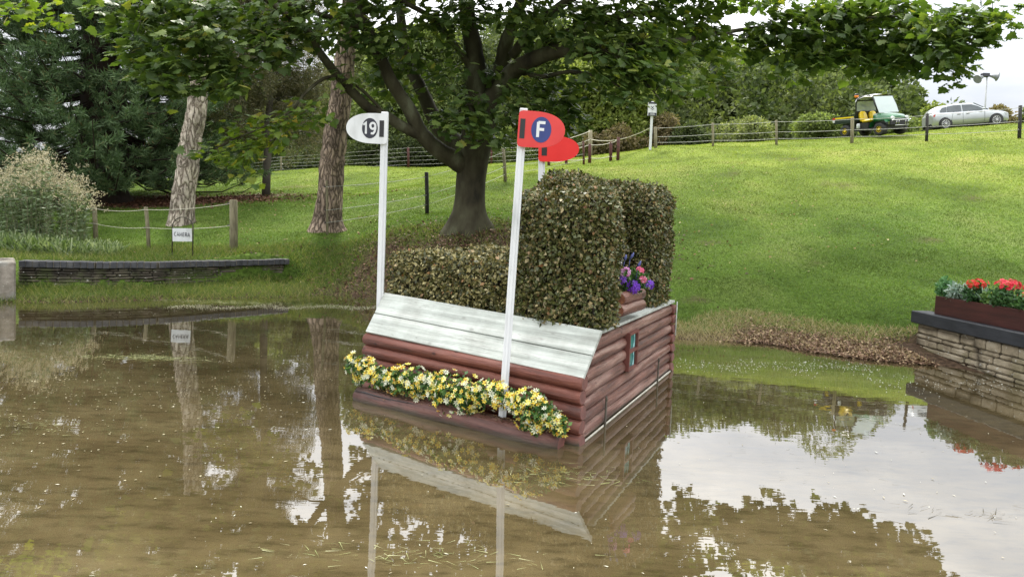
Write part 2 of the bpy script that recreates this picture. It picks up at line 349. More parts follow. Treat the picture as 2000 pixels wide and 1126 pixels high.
def TZ(x, y):
    x = np.atleast_1d(np.asarray(x, float)); y = np.atleast_1d(np.asarray(y, float)); o = np.empty(len(x))
    for i in range(0, len(x), 40000):
        a, b = x[i:i+40000], y[i:i+40000]; cl = np.clip(a, -60, 70); cb = np.clip(b, -30, 90)
        r2 = (cl[:, None]-_A[None, :, 0])**2+(cb[:, None]-_A[None, :, 1])**2
        z = _phi(r2)@_W[:_n] + _W[_n]+_W[_n+1]*cl+_W[_n+2]*cb + step(cl, cb)
        rr = np.hypot(a, b-20); k = sst((rr-55)/60)
        z = z*(1-k)+3.*k
        z += (.03*np.sin(a*1.7+b*.6)*np.sin(b*1.3-a*.4)+.012*np.sin(a*4.1+1)*np.sin(b*3.7))*sst((z-.15)/.6)
        o[i:i+40000] = z
    return o
def tz(x, y): return float(TZ([x], [y])[0])

def axis(segs):
    o = []
    for a, b, s in segs: o += list(np.arange(a, b, s))
    return np.array(o)
gx = axis([(-400, -100, 30), (-100, -30, 5), (-30, -14, .7), (-14, 14, .13), (14, 34, .45), (34, 100, 4), (100, 401, 30)])
gy = axis([(-100, -10, 15), (-10, 6, 1), (6, 16, .13), (16, 40, .4), (40, 100, 4), (100, 500, 30)])
XX, YY = np.meshgrid(gx, gy); ZZ = TZ(XX.ravel(), YY.ravel())
# soil zones: where earth, needles and leaf litter lie
def blob(x, y, cx, cy, rx, ry, ang=0):
    c, s_ = math.cos(ang), math.sin(ang); dx, dy = x-cx, y-cy
    return np.exp(-(((dx*c+dy*s_)/rx)**2+((-dx*s_+dy*c)/ry)**2))
mp_x, mp_y = P(915, 440, 14.5)[:2]
cn = P(190, 400, 22.5)
LIT = [G(1500, 671), G(1560, 681), G(1620, 691), G(1690, 702), G(1760, 709), G(1830, 716), G(1885, 722)]
WORN = [(q[0], q[1], r_) for q, r_ in ((P(1435, 350, 22), .8), (P(1500, 462, 15), .35), (P(1380, 480, 14.4), .3), (P(1350, 585, 11.2), .3), (P(1600, 520, 13), .35), (P(1800, 480, 14.5), .4), (P(1640, 375, 20), .6), (P(560, 372, 27), .9), (P(900, 345, 27), .8), (P(1900, 395, 18), .5), (P(1520, 330, 24), .7))]
def soilmask(x, y):
    n_ = .5*np.sin(x*2.3+y*1.1)+.3*np.sin(x*5.1-y*4.3)+.25*np.sin(x*11+y*9)
    a = 1.1*blob(x, y, mp_x+.1, mp_y-1.1, 3.6, 1.5)
    a = np.maximum(a, 1.6*blob(x, y, cn[0], cn[1]-.3, 3.6, 2.6))
    q = P(400, 392, 23.0); a = np.maximum(a, 1.5*blob(x, y, q[0], q[1], 3.4, 1.1, .35))
    q = P(330, 405, 21.5); a = np.maximum(a, 1.3*blob(x, y, q[0], q[1], 2.6, 1.2, .3))
    for t in LIT: a = np.maximum(a, 1.5*blob(x, y, t[0]+.1, t[1]+.3, .5, .5))
    q = P(650, 560, 12.6); a = np.maximum(a, 1.0*blob(x, y, q[0]+1, q[1]+.1, 2.8, .9))
    a = np.maximum(a, 1.5*blob(x, y, 5.75, 8.85, .45, .45))
    for wx, wy, wr in WORN: a = np.maximum(a, .62*blob(x, y, wx, wy, wr*1.6, wr))
    return np.clip((a+n_*.22-.42)*2.2, 0, 1)
nxg, nyg = len(gx), len(gy)
ii = (np.arange(nyg-1)[:, None]*nxg+np.arange(nxg-1)[None]).ravel()
loops = np.stack([ii, ii+1, ii+1+nxg, ii+nxg], 1)
me = np_mesh('ground', np.stack([XX.ravel(), YY.ravel(), ZZ], 1), loops, 4, [], True)
ca = me.color_attributes.new('soil', 'FLOAT_COLOR', 'POINT')
sm_ = np.maximum(soilmask(XX.ravel(), YY.ravel()), sst((.085-ZZ)/.05)); ca.data.foreach_set('color', np.stack([sm_, sm_, sm_, np.ones_like(sm_)], 1).astype(np.float32).ravel())
def ground_mat():
    mt, n, l, p, o = base_mat('grass_ground')
    z1 = noise(n, l, .35, 4); z2 = noise(n, l, 14, 6)
    r1 = ramp(n, [(.045, .080, .013), (.080, .130, .023), (.12, .155, .042)], [.35, .52, .72]); l.new(z1.outputs[0], r1.inputs[0])
    r2 = ramp(n, [(.45, .45, .45), (1.2, 1.2, 1.1)], [.3, .65]); l.new(z2.outputs[0], r2.inputs[0])
    mc = n.new('ShaderNodeMix'); mc.data_type = 'RGBA'; mc.blend_type = 'MULTIPLY'; mc.inputs[0].default_value = 1
    l.new(r1.outputs[0], mc.inputs[6]); l.new(r2.outputs[0], mc.inputs[7])
    a = n.new('ShaderNodeAttribute'); a.attribute_name = 'soil'
    rs = ramp(n, [(.022, .015, .010), (.065, .042, .027), (.12, .08, .052)], [.3, .5, .75]); z3 = noise(n, l, 18, 7); l.new(z3.outputs[0], rs.inputs[0])
    mk = n.new('ShaderNodeMix'); mk.data_type = 'RGBA'; l.new(a.outputs['Fac'], mk.inputs[0]); l.new(painted_crest_light(n, l, mc.outputs[2], (1.9, 1.52, 1.5)), mk.inputs[6]); l.new(rs.outputs[0], mk.inputs[7])
    l.new(mk.outputs[2], p.inputs['Base Color']); p.inputs['Roughness'].default_value = .95; p.inputs['Specular IOR Level'].default_value = .1
    bump(n, l, p, z2.outputs[0], .8, .06)
    return mt
me.materials.append(ground_mat()); tag(link('ground', me), kind='structure')

# ------------------------------------------------------------------ water
def water_mat():
    mt, n, l, p, o = base_mat('pond_water'); n.remove(p)
    d = n.new('ShaderNodeBsdfDiffuse'); g = n.new('ShaderNodeBsdfGlossy'); g.inputs['Roughness'].default_value = .012
    z = noise(n, l, .8, 8, mapscale=(1, 1.6, 1), rough=.62); r = ramp(n, [(.056, .042, .019), (.088, .067, .032), (.120, .094, .048)], [.33, .52, .70]); l.new(z.outputs[0], r.inputs[0])
    zf = noise(n, l, 9, 7, mapscale=(.5, 1.6, 1), rough=.66); rf = ramp(n, [(.62, .62, .60), (1.0, 1.0, 1.0), (1.16, 1.14, 1.1)], [.34, .5, .74]); l.new(zf.outputs[0], rf.inputs[0])
    mc = n.new('ShaderNodeMix'); mc.data_type = 'RGBA'; mc.blend_type = 'MULTIPLY'; mc.inputs[0].default_value = 1
    l.new(r.outputs[0], mc.inputs[6]); l.new(rf.outputs[0], mc.inputs[7]); l.new(mc.outputs[2], d.inputs[0])
    zr = noise(n, l, 3.2, 3, mapscale=(.6, 1.7, 1)); b = n.new('ShaderNodeBump'); b.inputs['Strength'].default_value = .032; b.inputs['Distance'].default_value = .02
    l.new(zr.outputs[0], b.inputs['Height']); l.new(b.outputs[0], g.inputs['Normal'])
    f = n.new('ShaderNodeFresnel'); f.inputs['IOR'].default_value = 1.75
    mr = n.new('ShaderNodeMapRange'); mr.inputs['From Min'].default_value = 0; mr.inputs['From Max'].default_value = .5; mr.inputs['To Min'].default_value = .08; mr.inputs['To Max'].default_value = .84
    l.new(f.outputs[0], mr.inputs['Value'])
    ms = n.new('ShaderNodeMixShader'); l.new(mr.outputs[0], ms.inputs[0]); l.new(d.outputs[0], ms.inputs[1]); l.new(g.outputs[0], ms.inputs[2]); l.new(ms.outputs[0], o.inputs[0])
    return mt
b = MB(); b.add([(-40, -8, 0), (40, -8, 0), (40, 14, 0), (-40, 14, 0)], [(0, 1, 2, 3)])
tag(b.build('water', water_mat()), kind='structure')

# ------------------------------------------------------------------ the log jump
P0 = G(1128, 871); PL = G(708, 757); PB = G(1308, 724)
U = PL-P0; WU = float(np.linalg.norm(U)); U /= WU
VV = PB-P0; LV = float(np.linalg.norm(VV)); VV /= LV
NF = np.array([U[1], -U[0], 0.]); NF *= -np.sign(NF[1])      # outward from the front face (towards the camera)
NF = NF/np.linalg.norm(NF)
NS = np.array([VV[1], -VV[0], 0.]); NS *= np.sign(NS[0]); NS /= np.linalg.norm(NS)
Zv = np.array([0, 0, 1.])
def H(u, v, z, nf=0, ns=0): return P0+U*u+VV*v+Zv*z+NF*nf+NS*ns
jump = empty('log_cabin_jump', tuple(H(1.2, 1.3, 0)), 'red-brown log cabin jump with whitewashed sloping planks standing in the muddy pond', 'jump')
LR = .058
def logobj(name, a, b_, r, mats, parent, n=16, seg=8, jit=.02):
    a, b_ = np.array(a), np.array(b_); m_ = MB(); pts = []; rad = []
    ln = np.linalg.norm(b_-a); dirn = (b_-a)/ln; e = min(.012, ln*.1)
    ts = [0, e/ln]+[i/seg for i in range(1, seg)]+[1-e/ln, 1]
    off = np.zeros(3)
    for k, t in enumerate(ts):
        off = off*.8+np.array([0, 0, random.uniform(-1, 1)*r*.03])
        pts.append(a+(b_-a)*t+off); rad.append(r*(.86 if k in (0, len(ts)-1) else 1+random.uniform(-jit, jit)))
    m_.tube(pts, rad, n, 0, True, True, 0, 1)
    return m_.build(name, mats, parent)
for k in range(5):
    z = .02+.1155*k
    logobj('front_log', H(-.015+random.uniform(-.01, .01), .05, z), H(WU+.02+random.uniform(-.01, .02), .05, z), LR+.001, [MT['log'], MT['log_end']], jump)
def plank_v(z): return .02+max(0, (z-.50))/(.87-.50)*.28
SL = [.045+.1135*k for k in range(7)]
for k, z in enumerate(SL):
    v0 = .115 if z < .45 else plank_v(z)+.13
    segs = [(v0, LV-.02)]
    if 2 < k < 6: segs = [(v0, 1.13), (1.44, LV-.02)]
    for a, c in segs:
        logobj('side_log', H(.058, a, z), H(.058, c+random.uniform(-.01, .01), z), .0572, [MT['log_side'], MT['log_end']], jump, jit=.03)
# left side logs and back logs
for k, z in enumerate(SL):
    logobj('side_log', H(WU-.058, .115 if z < .45 else plank_v(z)+.13, z), H(WU-.058, LV-.02, z), .0572, [MT['log_side'], MT['log_end']], jump)
for k in range(7):
    logobj('back_log', H(-.02, LV+.04, SL[k]), H(WU, LV+.04, SL[k]), .0572, [MT['log'], MT['log_end']], jump)
# inner carcass
b = MB(); q = [H(.07, .13, -.3), H(WU-.07, .13, -.3), H(WU-.07, LV-.04, -.3), H(.07, LV-.04, -.3)]
q2 = [H(.07, .40, .80), H(WU-.07, .40, .80), H(WU-.07, LV-.04, .80), H(.07, LV-.04, .80)]
q1 = [H(.07, .13, .48), H(WU-.07, .13, .48)]
vs_ = [*q, *q2, *q1]
b.add(vs_, [(0, 1, 9, 8), (8, 9, 5, 4), (4, 5, 6, 7), (3, 2, 6, 7), (0, 8, 4, 7, 3), (1, 2, 6, 5, 9)]); b.build('carcass', M('dark_board', [(.03, .022, .018)], .9), jump)
# deck board
b = MB(); c4 = [H(.0, .45, 0), H(WU, .45, 0), H(WU, LV+.06, 0), H(.0, LV+.06, 0)]
b.prism([(p[0], p[1]) for p in c4], .807, .832, lambda x, y, z: (x, y, z)); b.build('deck_board', MT['plank'], jump)
# sloping planks (real boards with thickness)
BR = P(1139, 738, 4.655); TR = P(1175.3, 644.4, 4.87); BL = P(713.5, 646.6, 5.985); TL = P(750.8, 570.4, 6.25)
nrm_p = np.cross(BL-BR, TR-BR); nrm_p /= np.linalg.norm(nrm_p); nrm_p *= np.sign(nrm_p[2])
def plank(t0, t1, sag):
    b = MB(); seg = 14; top = []; bot = []
    for i in range(seg+1):
        s_ = i/seg; w0 = random.uniform(-.003, .003)
        lo = BR*(1-s_)+BL*s_; hi = TR*(1-s_)+TL*s_
        for t in (t0, t1):
            q = lo+(hi-lo)*(t+(w0*.8 if t == t1 else 0)); top.append(q); bot.append(q-nrm_p*.032)
    n_ = len(top); vs_ = top+bot; fs = []
    for i in range(seg):
        a = 2*i; fs += [(a, a+1, a+3, a+2), (n_+a, n_+a+2, n_+a+3, n_+a+1), (a, a+2, n_+a+2, n_+a), (a+1, n_+a+1, n_+a+3, a+3)]
    fs += [(0, n_, n_+1, 1), (n_-2, n_-1, 2*n_-1, 2*n_-2)]
    b.add(vs_, fs); o = b.build('roof_plank', MT['plank'], jump)
    md = o.modifiers.new('bev', 'BEVEL'); md.width = .005; md.segments = 2; md.limit_method = 'ANGLE'
plank(.0, .455, 0); plank(.470, 1.0, 0)
# window in the log wall
win = empty('window', (0, 0, 0)); win.parent = jump; win.matrix_parent_inverse = parent_inv(jump)
def S(v, z, o_=0): return H(0, v, z, 0, o_)
def sbox(b, v0, v1, z0, z1, o0, o1, mi=0):
    vs_ = [S(v, z, o_) for v in (v0, v1) for z in (z0, z1) for o_ in (o0, o1)]
    b.add(vs_, [(0, 1, 3, 2), (4, 6, 7, 5), (0, 4, 5, 1), (2, 3, 7, 6), (0, 2, 6, 4), (1, 5, 7, 3)], mi)
wv0, wv1, wz0, wz1 = 1.15, 1.43, .345, .705
b = MB(); t_ = .024
for a in ((wv0, wv1, wz1-t_, wz1), (wv0, wv1, wz0, wz0+t_), (wv0, wv0+t_, wz0+t_, wz1-t_), (wv1-t_, wv1, wz0+t_, wz1-t_), (wv0+t_, wv1-t_, (wz0+wz1)/2-.014, (wz0+wz1)/2+.014)):
    sbox(b, *a, -.05, .022)
fr = b.build('window_frame', M('window_frame_paint', [(.10, .03, .022), (.15, .045, .035)], .5), jump)
bpy.data.objects.remove(win)
b = MB(); sbox(b, wv0+t_, wv1-t_, wz0+t_, (wz0+wz1)/2-.014, -.03, -.004); sbox(b, wv0+t_, wv1-t_, (wz0+wz1)/2+.014, wz1-t_, -.03, -.004)
b.build('pane', M('teal_pane', [(.015, .10, .10), (.03, .19, .18)], .15, 4), fr)
for z0, z1 in ((wz0+t_, (wz0+wz1)/2-.016), ((wz0+wz1)/2+.016, wz1-t_)):
    for v0, v1 in ((wv0+.045, wv0+.085), (wv1-.09, wv1-.05)):
        b = MB(); b.add([S(v0, z0, -.002), S(v1, z0, -.002), S((v0+v1)/2+(.012 if v0 < 1.25 else -.012), z1, -.002), S(v0 if v0 < 1.25 else v1, z1, -.002)], [(0, 1, 2, 3)])
        b.build('curtain', MT['curtain'] if 'curtain' in MT else MT.setdefault('curtain', M('pale_curtain', [(.30, .55, .55), (.42, .66, .66)], .6)), fr)
# stakes pinning the side
for v, zt in ((.57, .255), (2.25, .27)):
    b = MB(); b.box(S(v, zt/2-.2, .018), (.030, .012, zt+.4), Matrix.Rotation(math.atan2(VV[1], VV[0]), 3, 'Z'), 0, .003)
    b.box(S(v, zt-.03, .026), (.018, .006, .02), Matrix.Rotation(math.atan2(VV[1], VV[0]), 3, 'Z'))
    b.build('stake', MT['metal'], jump)
b = MB(); b.tube([H(-.03, LV+.06, .42), H(-.03, LV+.06, .82)], .008, 8); b.build('corner_strip', MT['plank'], jump)
b = MB(); b.tube([H(-.005, .1, .0), H(-.005, LV*.5, .004), H(-.005, LV, .0)], [.011, .008, .010], 6, jit=.3); b.build('scum_line', M('pale_scum', [(.35, .33, .27), (.6, .58, .5)], .8, 30), jump)

# foot log
fl0 = G(687, 781); fl1 = G(1063, 874); fb = G(1100, 858)
b = MB(); ax = (fl1-fl0); ax /= np.linalg.norm(ax); inn = np.array([-ax[1], ax[0], 0]); inn *= np.sign(inn[1])
pts = []; rad = []
for i in range(15):
    t = i/14; c = fl0*(1-t)+fl1*t+inn*.085+Zv*(.028-.008*math.sin(t*9)); pts.append(c); rad.append(.088+.006*math.sin(t*17)+random.uniform(-.003, .003)-(.012 if i in (0,) else 0)+(.010*t))
pts.append(pts[-1]+ax*.10); rad.append(.062)
b.tube(pts, rad, 14, 0, True, True, .035, 1)
fo = b.build('foot_log', [MT['dirty_log'], MT['log_end']]); tag(fo, 'long wet red-brown log half sunk in the water in front of the flowers', 'log')
cc = MB(); ccp = [pts[i]+Vector((0, 0, 0))*0 for i in range(0, 5)] if False else [np.array(pts[i])+NF*.0+Zv*(rad[i]*.72)-inn*(rad[i]*.72) for i in range(0, 6)]
cc.tube(ccp, [.002, .005, .006, .004, .003, .001], 5, jit=.4); cc.build('split', MT['black'], fo)
nd = 1500; ti = rng.random(nd)**.8; jj = ti*14; j0 = np.minimum(jj.astype(int), 13); PA = np.array([np.array(p) for p in pts[:15]]); cc_ = PA[j0]+(PA[j0+1]-PA[j0])*(jj-j0)[:, None]
an_ = rng.normal(size=nd)*.38+.12; rl_ = np.array(rad[:15])[j0]; dpos = cc_+Zv*(np.cos(an_)*rl_)[:, None]+inn*(np.sin(an_)*rl_)[:, None]+Zv*.003
scatter('crumbs', dpos, rdir(nd)*np.array([1, 1, .2]), rdir(nd, 2.), rng.uniform(.008, .024, nd), *DIAMOND, leafmat('log_crumb', [(.04, .026, .016), (.09, .06, .038), (.20, .13, .07), (.45, .25, .10)], [0, .5, .9, 1], 0, None, .8, .2), fo)['kind'] = 'stuff'
# ------------------------------------------------------------------ short logs and flowers in the nook
sa = P(1203, 606, 5.30); sb_ = P(1262, 590, 6.0)
def short(pa, Ya, pb, Yb, nm, lab):
    a = P(*pa, Ya); c = P(*pb, Yb); dz = (a[2]+c[2])/2; a[2] = c[2] = dz
    o = logobj(nm, a, c, .056, [MT['log_side'], MT['rust_end']], None, seg=4)
    tag(o, lab, 'log', 'short logs stacked in the hedge nook'); return a, c
s1a, s1c = short((1208, 605), 5.42, (1252, 596), 5.92, 'short_log', 'short round log lying on the white deck under another log')
s2a, s2c = short((1211, 583), 5.46, (1252, 573), 5.95, 'short_log', 'short log on top of another, under the purple flowers')

# ------------------------------------------------------------------ flags and poles
def _arc(cx, cy, rx, ry, a0, a1, n=12): return [(cx+rx*math.cos(R(a0+(a1-a0)*i/n)), cy+ry*math.sin(R(a0+(a1-a0)*i/n))) for i in range(n+1)]
GLY = {'1': (.42, [[(.02, .74), (.24, .93), (.24, 0)]]), '9': (.60, [_arc(.28, .68, .21, .25, -10, 350, 20), [(.49, .68), (.49, .45), (.44, .2), (.30, .04), (.12, .06)]]),
       'F': (.56, [[(.07, 0), (.07, .96)], [(.07, .93), (.52, .93)], [(.07, .50), (.46, .50)]]), 'C': (.66, [_arc(.33, .48, .28, .45, 50, 310, 16)]),
       'A': (.66, [[(.02, 0), (.31, .96), (.60, 0)], [(.13, .30), (.49, .30)]]), 'M': (.80, [[(.06, 0), (.08, .94), (.38, .22), (.68, .94), (.70, 0)]]),
       'E': (.58, [[(.07, 0), (.07, .96)], [(.07, .93), (.50, .93)], [(.07, .49), (.44, .49)], [(.07, .03), (.50, .03)]]), 'R': (.64, [[(.07, 0), (.07, .96)], [(.07, .93)]+_arc(.30, .70, .20, .23, 90, -90, 8)+[(.07, .47)], [(.28, .47), (.56, 0)]])}
def stroke_text(txt, size, w_, mat, name, root, o_, ex, ey, ez):
    tot = sum(GLY[c][0]+.12 for c in txt)-.12; x0 = -tot/2; k = 0
    for ch in txt:
        gw, strokes = GLY[ch]; b = MB()
        for st in strokes:
            L_, R_ = [], []
            for i, (x, y) in enumerate(st):
                a = Vector(st[max(i-1, 0)]); c = Vector(st[min(i+1, len(st)-1)]); p = Vector((x, y))
                d0 = (p-a).normalized() if i > 0 else (c-p).normalized(); d1 = (c-p).normalized() if i < len(st)-1 else d0
                m_ = (Vector((-d0.y, d0.x))+Vector((-d1.y, d1.x))).normalized(); sc_ = 1/max(.55, m_.dot(Vector((-d0.y, d0.x)))); q = m_*sc_*w_/size/2
                L_.append(p+q); R_.append(p-q)
            k += 1; dz = .0006*k; vs_ = [np.array(o_)+np.array(ex)*((x0+p.x)*size)+np.array(ey)*((p.y-.48)*size)+np.array(ez)*dz for pr in zip(L_, R_) for p in pr]
            b.add(vs_, [(2*i, 2*i+1, 2*i+3, 2*i+2) for i in range(len(st)-1)])
        b.build(name, mat, root, False); x0 += gw+.12
def rotz(a): return Matrix.Rotation(a, 3, 'Z')
def pole_between(b, base, top, w_):
    base, top = Vector(tuple(base)), Vector(tuple(top)); d = (top-base); q = d.to_track_quat('Z', 'Y').to_matrix()
    return d, q
def flag_thing(name, label, base, top, pw, bw, bh, side, dpx_top, mats_board, letters, disc_mat, strap, offs=.0):
    root = empty(name, tuple(base), label, 'flag')
    base, top = np.array(base), np.array(top)
    ax_ = unit((top-base)[None])[0]; hx = unit(np.cross(np.array([0, 1., 0]), ax_)[None])[0]      # horizontal, to the right
    hx = np.cross(np.array([0, 1., 0]), ax_); hx /= np.linalg.norm(hx); fn = np.cross(ax_, hx); fn /= np.linalg.norm(fn)
    if fn[1] > 0: fn = -fn                                         # towards the camera
    th = offs; hxr = hx*math.cos(th)+fn*math.sin(th); fnr = np.cross(ax_, hxr); fnr *= (-1 if fnr[1] > 0 else 1)
    rotm = Matrix((tuple(hxr), tuple(np.cross(ax_, hxr)), tuple(ax_))).transposed()
    b = MB(); ln = np.linalg.norm(top-base)
    # moulded rail: two narrow shoulders and a centre rib
    b.box((base+top)/2, (pw, pw*.55, ln), rotm, 0, .005); b.box((base+top)/2+fnr*(pw*.30), (pw*.34, pw*.25, ln-.01), rotm, 0, .004)
    b.build('pole', MT['white'], root)
    cy = bh/2+dpx_top; ctr = top-ax_*cy+fnr*(pw*.45+.012)
    def fn2(a, c, d): return ctr+hxr*a*side+ax_*c+fnr*d
    poly = []
    r_ = .03
    for k in range(4): t = math.pi/2*k/3; poly.append((-pw*.55+r_-r_*math.sin(t) if False else -pw*.55+r_*(1-math.cos(t)), -bh/2+r_*(1-math.sin(t))))
    poly = [(-pw*.55, -bh/2+r_), (-pw*.55+.008, -bh/2+.008), (-pw*.55+r_, -bh/2)]
    for k in range(25):
        t = -math.pi/2+math.pi*k/24; c_, s_ = math.cos(t), math.sin(t)
        x = -pw*.55+bw*.30+(bw*.70)*abs(c_)**.80; poly.append((x, bh/2*math.copysign(abs(s_)**.95, s_)))
    poly += [(-pw*.55+r_, bh/2), (-pw*.55+.008, bh/2-.008), (-pw*.55, bh/2-r_)]
    b = MB(); b.prism(poly, 0, .010, fn2); bo = b.build('flag_board', mats_board, root)
    if strap:
        b = MB(); b.prism([(.0+strap[0], -bh*.27), (strap[0]+strap[1], -bh*.27), (strap[0]+strap[1], bh*.27), (strap[0], bh*.27)], .0102, .013, fn2); b.build('strap', MT['black'], root)
    if letters:
        dcx = letters[1]; b = MB(); el = [(dcx+letters[2]*math.cos(t*math.pi/16), letters[3]*math.sin(t*math.pi/16)) for t in range(32)]
        b.prism(el, .0102, .0125, fn2); b.build('number_disc', disc_mat, root)
        stroke_text(letters[0], letters[4], letters[5], MT['white'], 'lettering', root, ctr+hxr*dcx*side+fnr*.0135, hxr, ax_, fnr)
    return root, fn2
# white flag, number 19, at the far left end of the jump
b19 = H(WU+.06, .30, -.3); q = P(752, 219, 6.22)
flag_thing('white_flag', 'white flag board with black number 19 on a tall white pole', b19, q, .070, .41, .300, -1, .022, MT['white'], ('19', .135, .078, .100, .118, .021), MT['number_black'], (-.005, .045))
bF = H(.655, 0, -.3, .10); q = P(1023, 212, 4.98)
flag_thing('red_flag', 'red flag board with white letter F on blue disc, on leaning white pole', bF, q, .064, .375, .288, 1, .024, MT['red'], ('F', .150, .080, .102, .125, .023), MT['blue'], (-.02, .040))
b2_ = P(1052, 640, 6.55); q2_ = P(1059, 262, 6.45)
rf2, _ = flag_thing('red_flag', 'plain bright red flag board behind the letter F flag and tall hedge', b2_, q2_, .068, .42, .265, 1, .02, MT['red_bright'], None, None, (-.005, .055))
b = MB(); b.tube([P(1053, 355, 6.45), P(1045, 375, 6.3), P(1030, 410, 6.3)], .006, 6); b.build('tie_cord', MT['black'], rf2)
# pole sleeve at the F flag
# ------------------------------------------------------------------ hedges
def sdbox(p, c, h, r):
    q = np.abs(p-c)-(np.array(h)-r); return np.linalg.norm(np.maximum(q, 0), axis=-1)+np.minimum(q.max(-1), 0)-r
def hedge(name, boxes, n, label, cols, pos, size, seed, wig=.03):
    rg = np.random.default_rng(seed)
    root = empty(name, tuple(H(boxes[0][0], boxes[0][2], .84)), label, 'hedge')
    lo = np.array([min(b_[0] for b_ in boxes), min(b_[2] for b_ in boxes), min(b_[4] for b_ in boxes)])-.1
    hi = np.array([max(b_[1] for b_ in boxes), max(b_[3] for b_ in boxes), max(b_[5] for b_ in boxes)])+.1
    def sdf(p):
        w_ = wig*(np.sin(p[:, 0]*7+p[:, 2]*5)*np.sin(p[:, 1]*6-p[:, 2]*4)+.6*np.sin(p[:, 0]*17+p[:, 1]*13)*np.sin(p[:, 2]*15))
        d = None
        for b_ in boxes:
            c = np.array([(b_[0]+b_[1])/2, (b_[2]+b_[3])/2, (b_[4]+b_[5])/2]); h_ = np.array([(b_[1]-b_[0])/2, (b_[3]-b_[2])/2, (b_[5]-b_[4])/2])
            e = sdbox(p, c, h_, b_[6]); d = e if d is None else np.minimum(d, e)
        return d+w_
    acc = []; tot = 0
    while tot < n:
        p = lo+(hi-lo)*rg.random((200000, 3)); s_ = sdf(p); k = (s_ < .016) & (s_ > -.095) & (p[:, 2] > .842); gp_ = np.sin(p[:, 0]*21+p[:, 2]*13)*np.sin(p[:, 1]*23-p[:, 2]*17)+np.sin(p[:, 0]*9-p[:, 2]*19+p[:, 1]*12); k &= (gp_ > -1.5) | (s_ < -.05); p = p[k]; acc.append(p); tot += len(p)
    p = np.concatenate(acc)[:n]; e = .01
    g = np.stack([sdf(p+np.eye(3)[i]*e)-sdf(p-np.eye(3)[i]*e) for i in range(3)], 1); g = unit(g)
    w2 = P0+p[:, :1]*U+p[:, 1:2]*VV+p[:, 2:]*Zv
    gw = unit(g[:, :1]*(-NS)*1. + g[:, 1:2]*(-NF) + g[:, 2:]*Zv)
    nr = unit(gw+rg.normal(size=(n, 3))*.75); tp = unit(rg.normal(size=(n, 3))+gw*.35+np.array([0, 0, -.35]))
    scatter('foliage', w2, tp, nr, size*rg.choice([.5, .75, 1, 1.15, 1.5], n)*rg.uniform(.85, 1.15, n), *DIAMOND, leafmat(name+'_leaf', cols, pos, .12, (1.2, 1.1, .6), .42, .45), root)
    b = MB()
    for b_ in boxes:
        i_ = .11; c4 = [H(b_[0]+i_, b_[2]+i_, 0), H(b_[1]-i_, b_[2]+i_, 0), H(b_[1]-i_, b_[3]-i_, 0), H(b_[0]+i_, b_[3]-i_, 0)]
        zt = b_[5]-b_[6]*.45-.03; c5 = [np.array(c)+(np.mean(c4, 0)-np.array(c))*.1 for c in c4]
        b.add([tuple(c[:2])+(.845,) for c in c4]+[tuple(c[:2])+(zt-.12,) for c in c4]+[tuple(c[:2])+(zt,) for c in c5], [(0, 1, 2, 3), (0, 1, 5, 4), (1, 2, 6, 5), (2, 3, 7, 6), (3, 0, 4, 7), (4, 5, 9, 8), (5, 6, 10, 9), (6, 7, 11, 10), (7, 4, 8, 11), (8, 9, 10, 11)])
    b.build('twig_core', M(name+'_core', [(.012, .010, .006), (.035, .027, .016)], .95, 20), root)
    return root
HC = [(.034, .038, .010), (.070, .084, .020), (.112, .118, .032), (.175, .135, .055), (.34, .28, .14), (.24, .10, .035)]
hedge('tall_hedge', [(-.03, .93, .30, .84, .50, 1.99, .20), (.40, .92, .62, 2.5, .50, 2.17, .28), (.0, .93, 2.0, 2.80, .50, 2.14, .24)], 92000,
      'tall clipped block of dark copper-green hedge on the right of the log jump', HC, [0, .36, .62, .85, .97, 1], .0325, 5)
HC2 = [(.022, .026, .008), (.07, .075, .02), (.13, .12, .035), (.30, .26, .11), (.46, .40, .20), (.25, .09, .03)]
hedge('low_hedge', [(.88, 2.40, .36, 1.0, .50, 1.335, .05), (.88, 2.10, 1.14, 1.75, .50, 1.37, .05)], 40000,
      'low clipped hedge with pale leaves on the left of the log jump', HC2, [0, .3, .52, .78, .96, 1], .033, 6, .02)

# ------------------------------------------------------------------ flowers
def flower_mesh(cen, nrm, size, petals, matidx_cols, name, mat, parent, cup=.25, pw=.42):
    cen = np.asarray(cen); n = len(cen); nrm = unit(np.asarray(nrm)); a = unit(np.cross(nrm, rng.normal(size=(n, 3)))); b_ = np.cross(nrm, a)
    vs_ = [] ; size = np.broadcast_to(size, (n,))
    K = []
    for k in range(petals):
        t = 2*math.pi*k/petals
        for rr, dt, hh in ((.06, 0, 0), (.62, pw, cup*.55), (1., 0, cup), (.62, -pw, cup*.55)):
            K.append((rr*math.cos(t+dt), rr*math.sin(t+dt), hh))
    K = np.array(K); vv = cen[:, None]+size[:, None, None]*(a[:, None]*K[None, :, :1]+b_[:, None]*K[None, :, 1:2]+nrm[:, None]*K[None, :, 2:])
    nk = len(K); tr = np.array([(4*k, 4*k+1, 4*k+2, 4*k+3) for k in range(petals)])
    lp = (np.arange(n)[:, None, None]*nk+tr[None]).reshape(-1)
    return link(name, np_mesh(name, vv.reshape(-1, 3), lp, 4, mat), parent)
MT['yellow_petal'] = leafmat('yellow_petal', [(.72, .46, .03), (.76, .62, .08), (.74, .70, .20), (.76, .76, .40)], None, .25, (1.2, 1.1, .6), .5)
MT['white_petal'] = leafmat('white_petal', [(.62, .66, .48), (.78, .78, .62)], None, .25, (1.1, 1.1, 1), .5)
MT['garden_leaf'] = leafmat('garden_leaf', [(.02, .05, .015), (.05, .12, .03), (.12, .22, .05)], None, .25)
MT['orange_heart'] = M('orange_heart', [(.55, .22, .02)], .6)
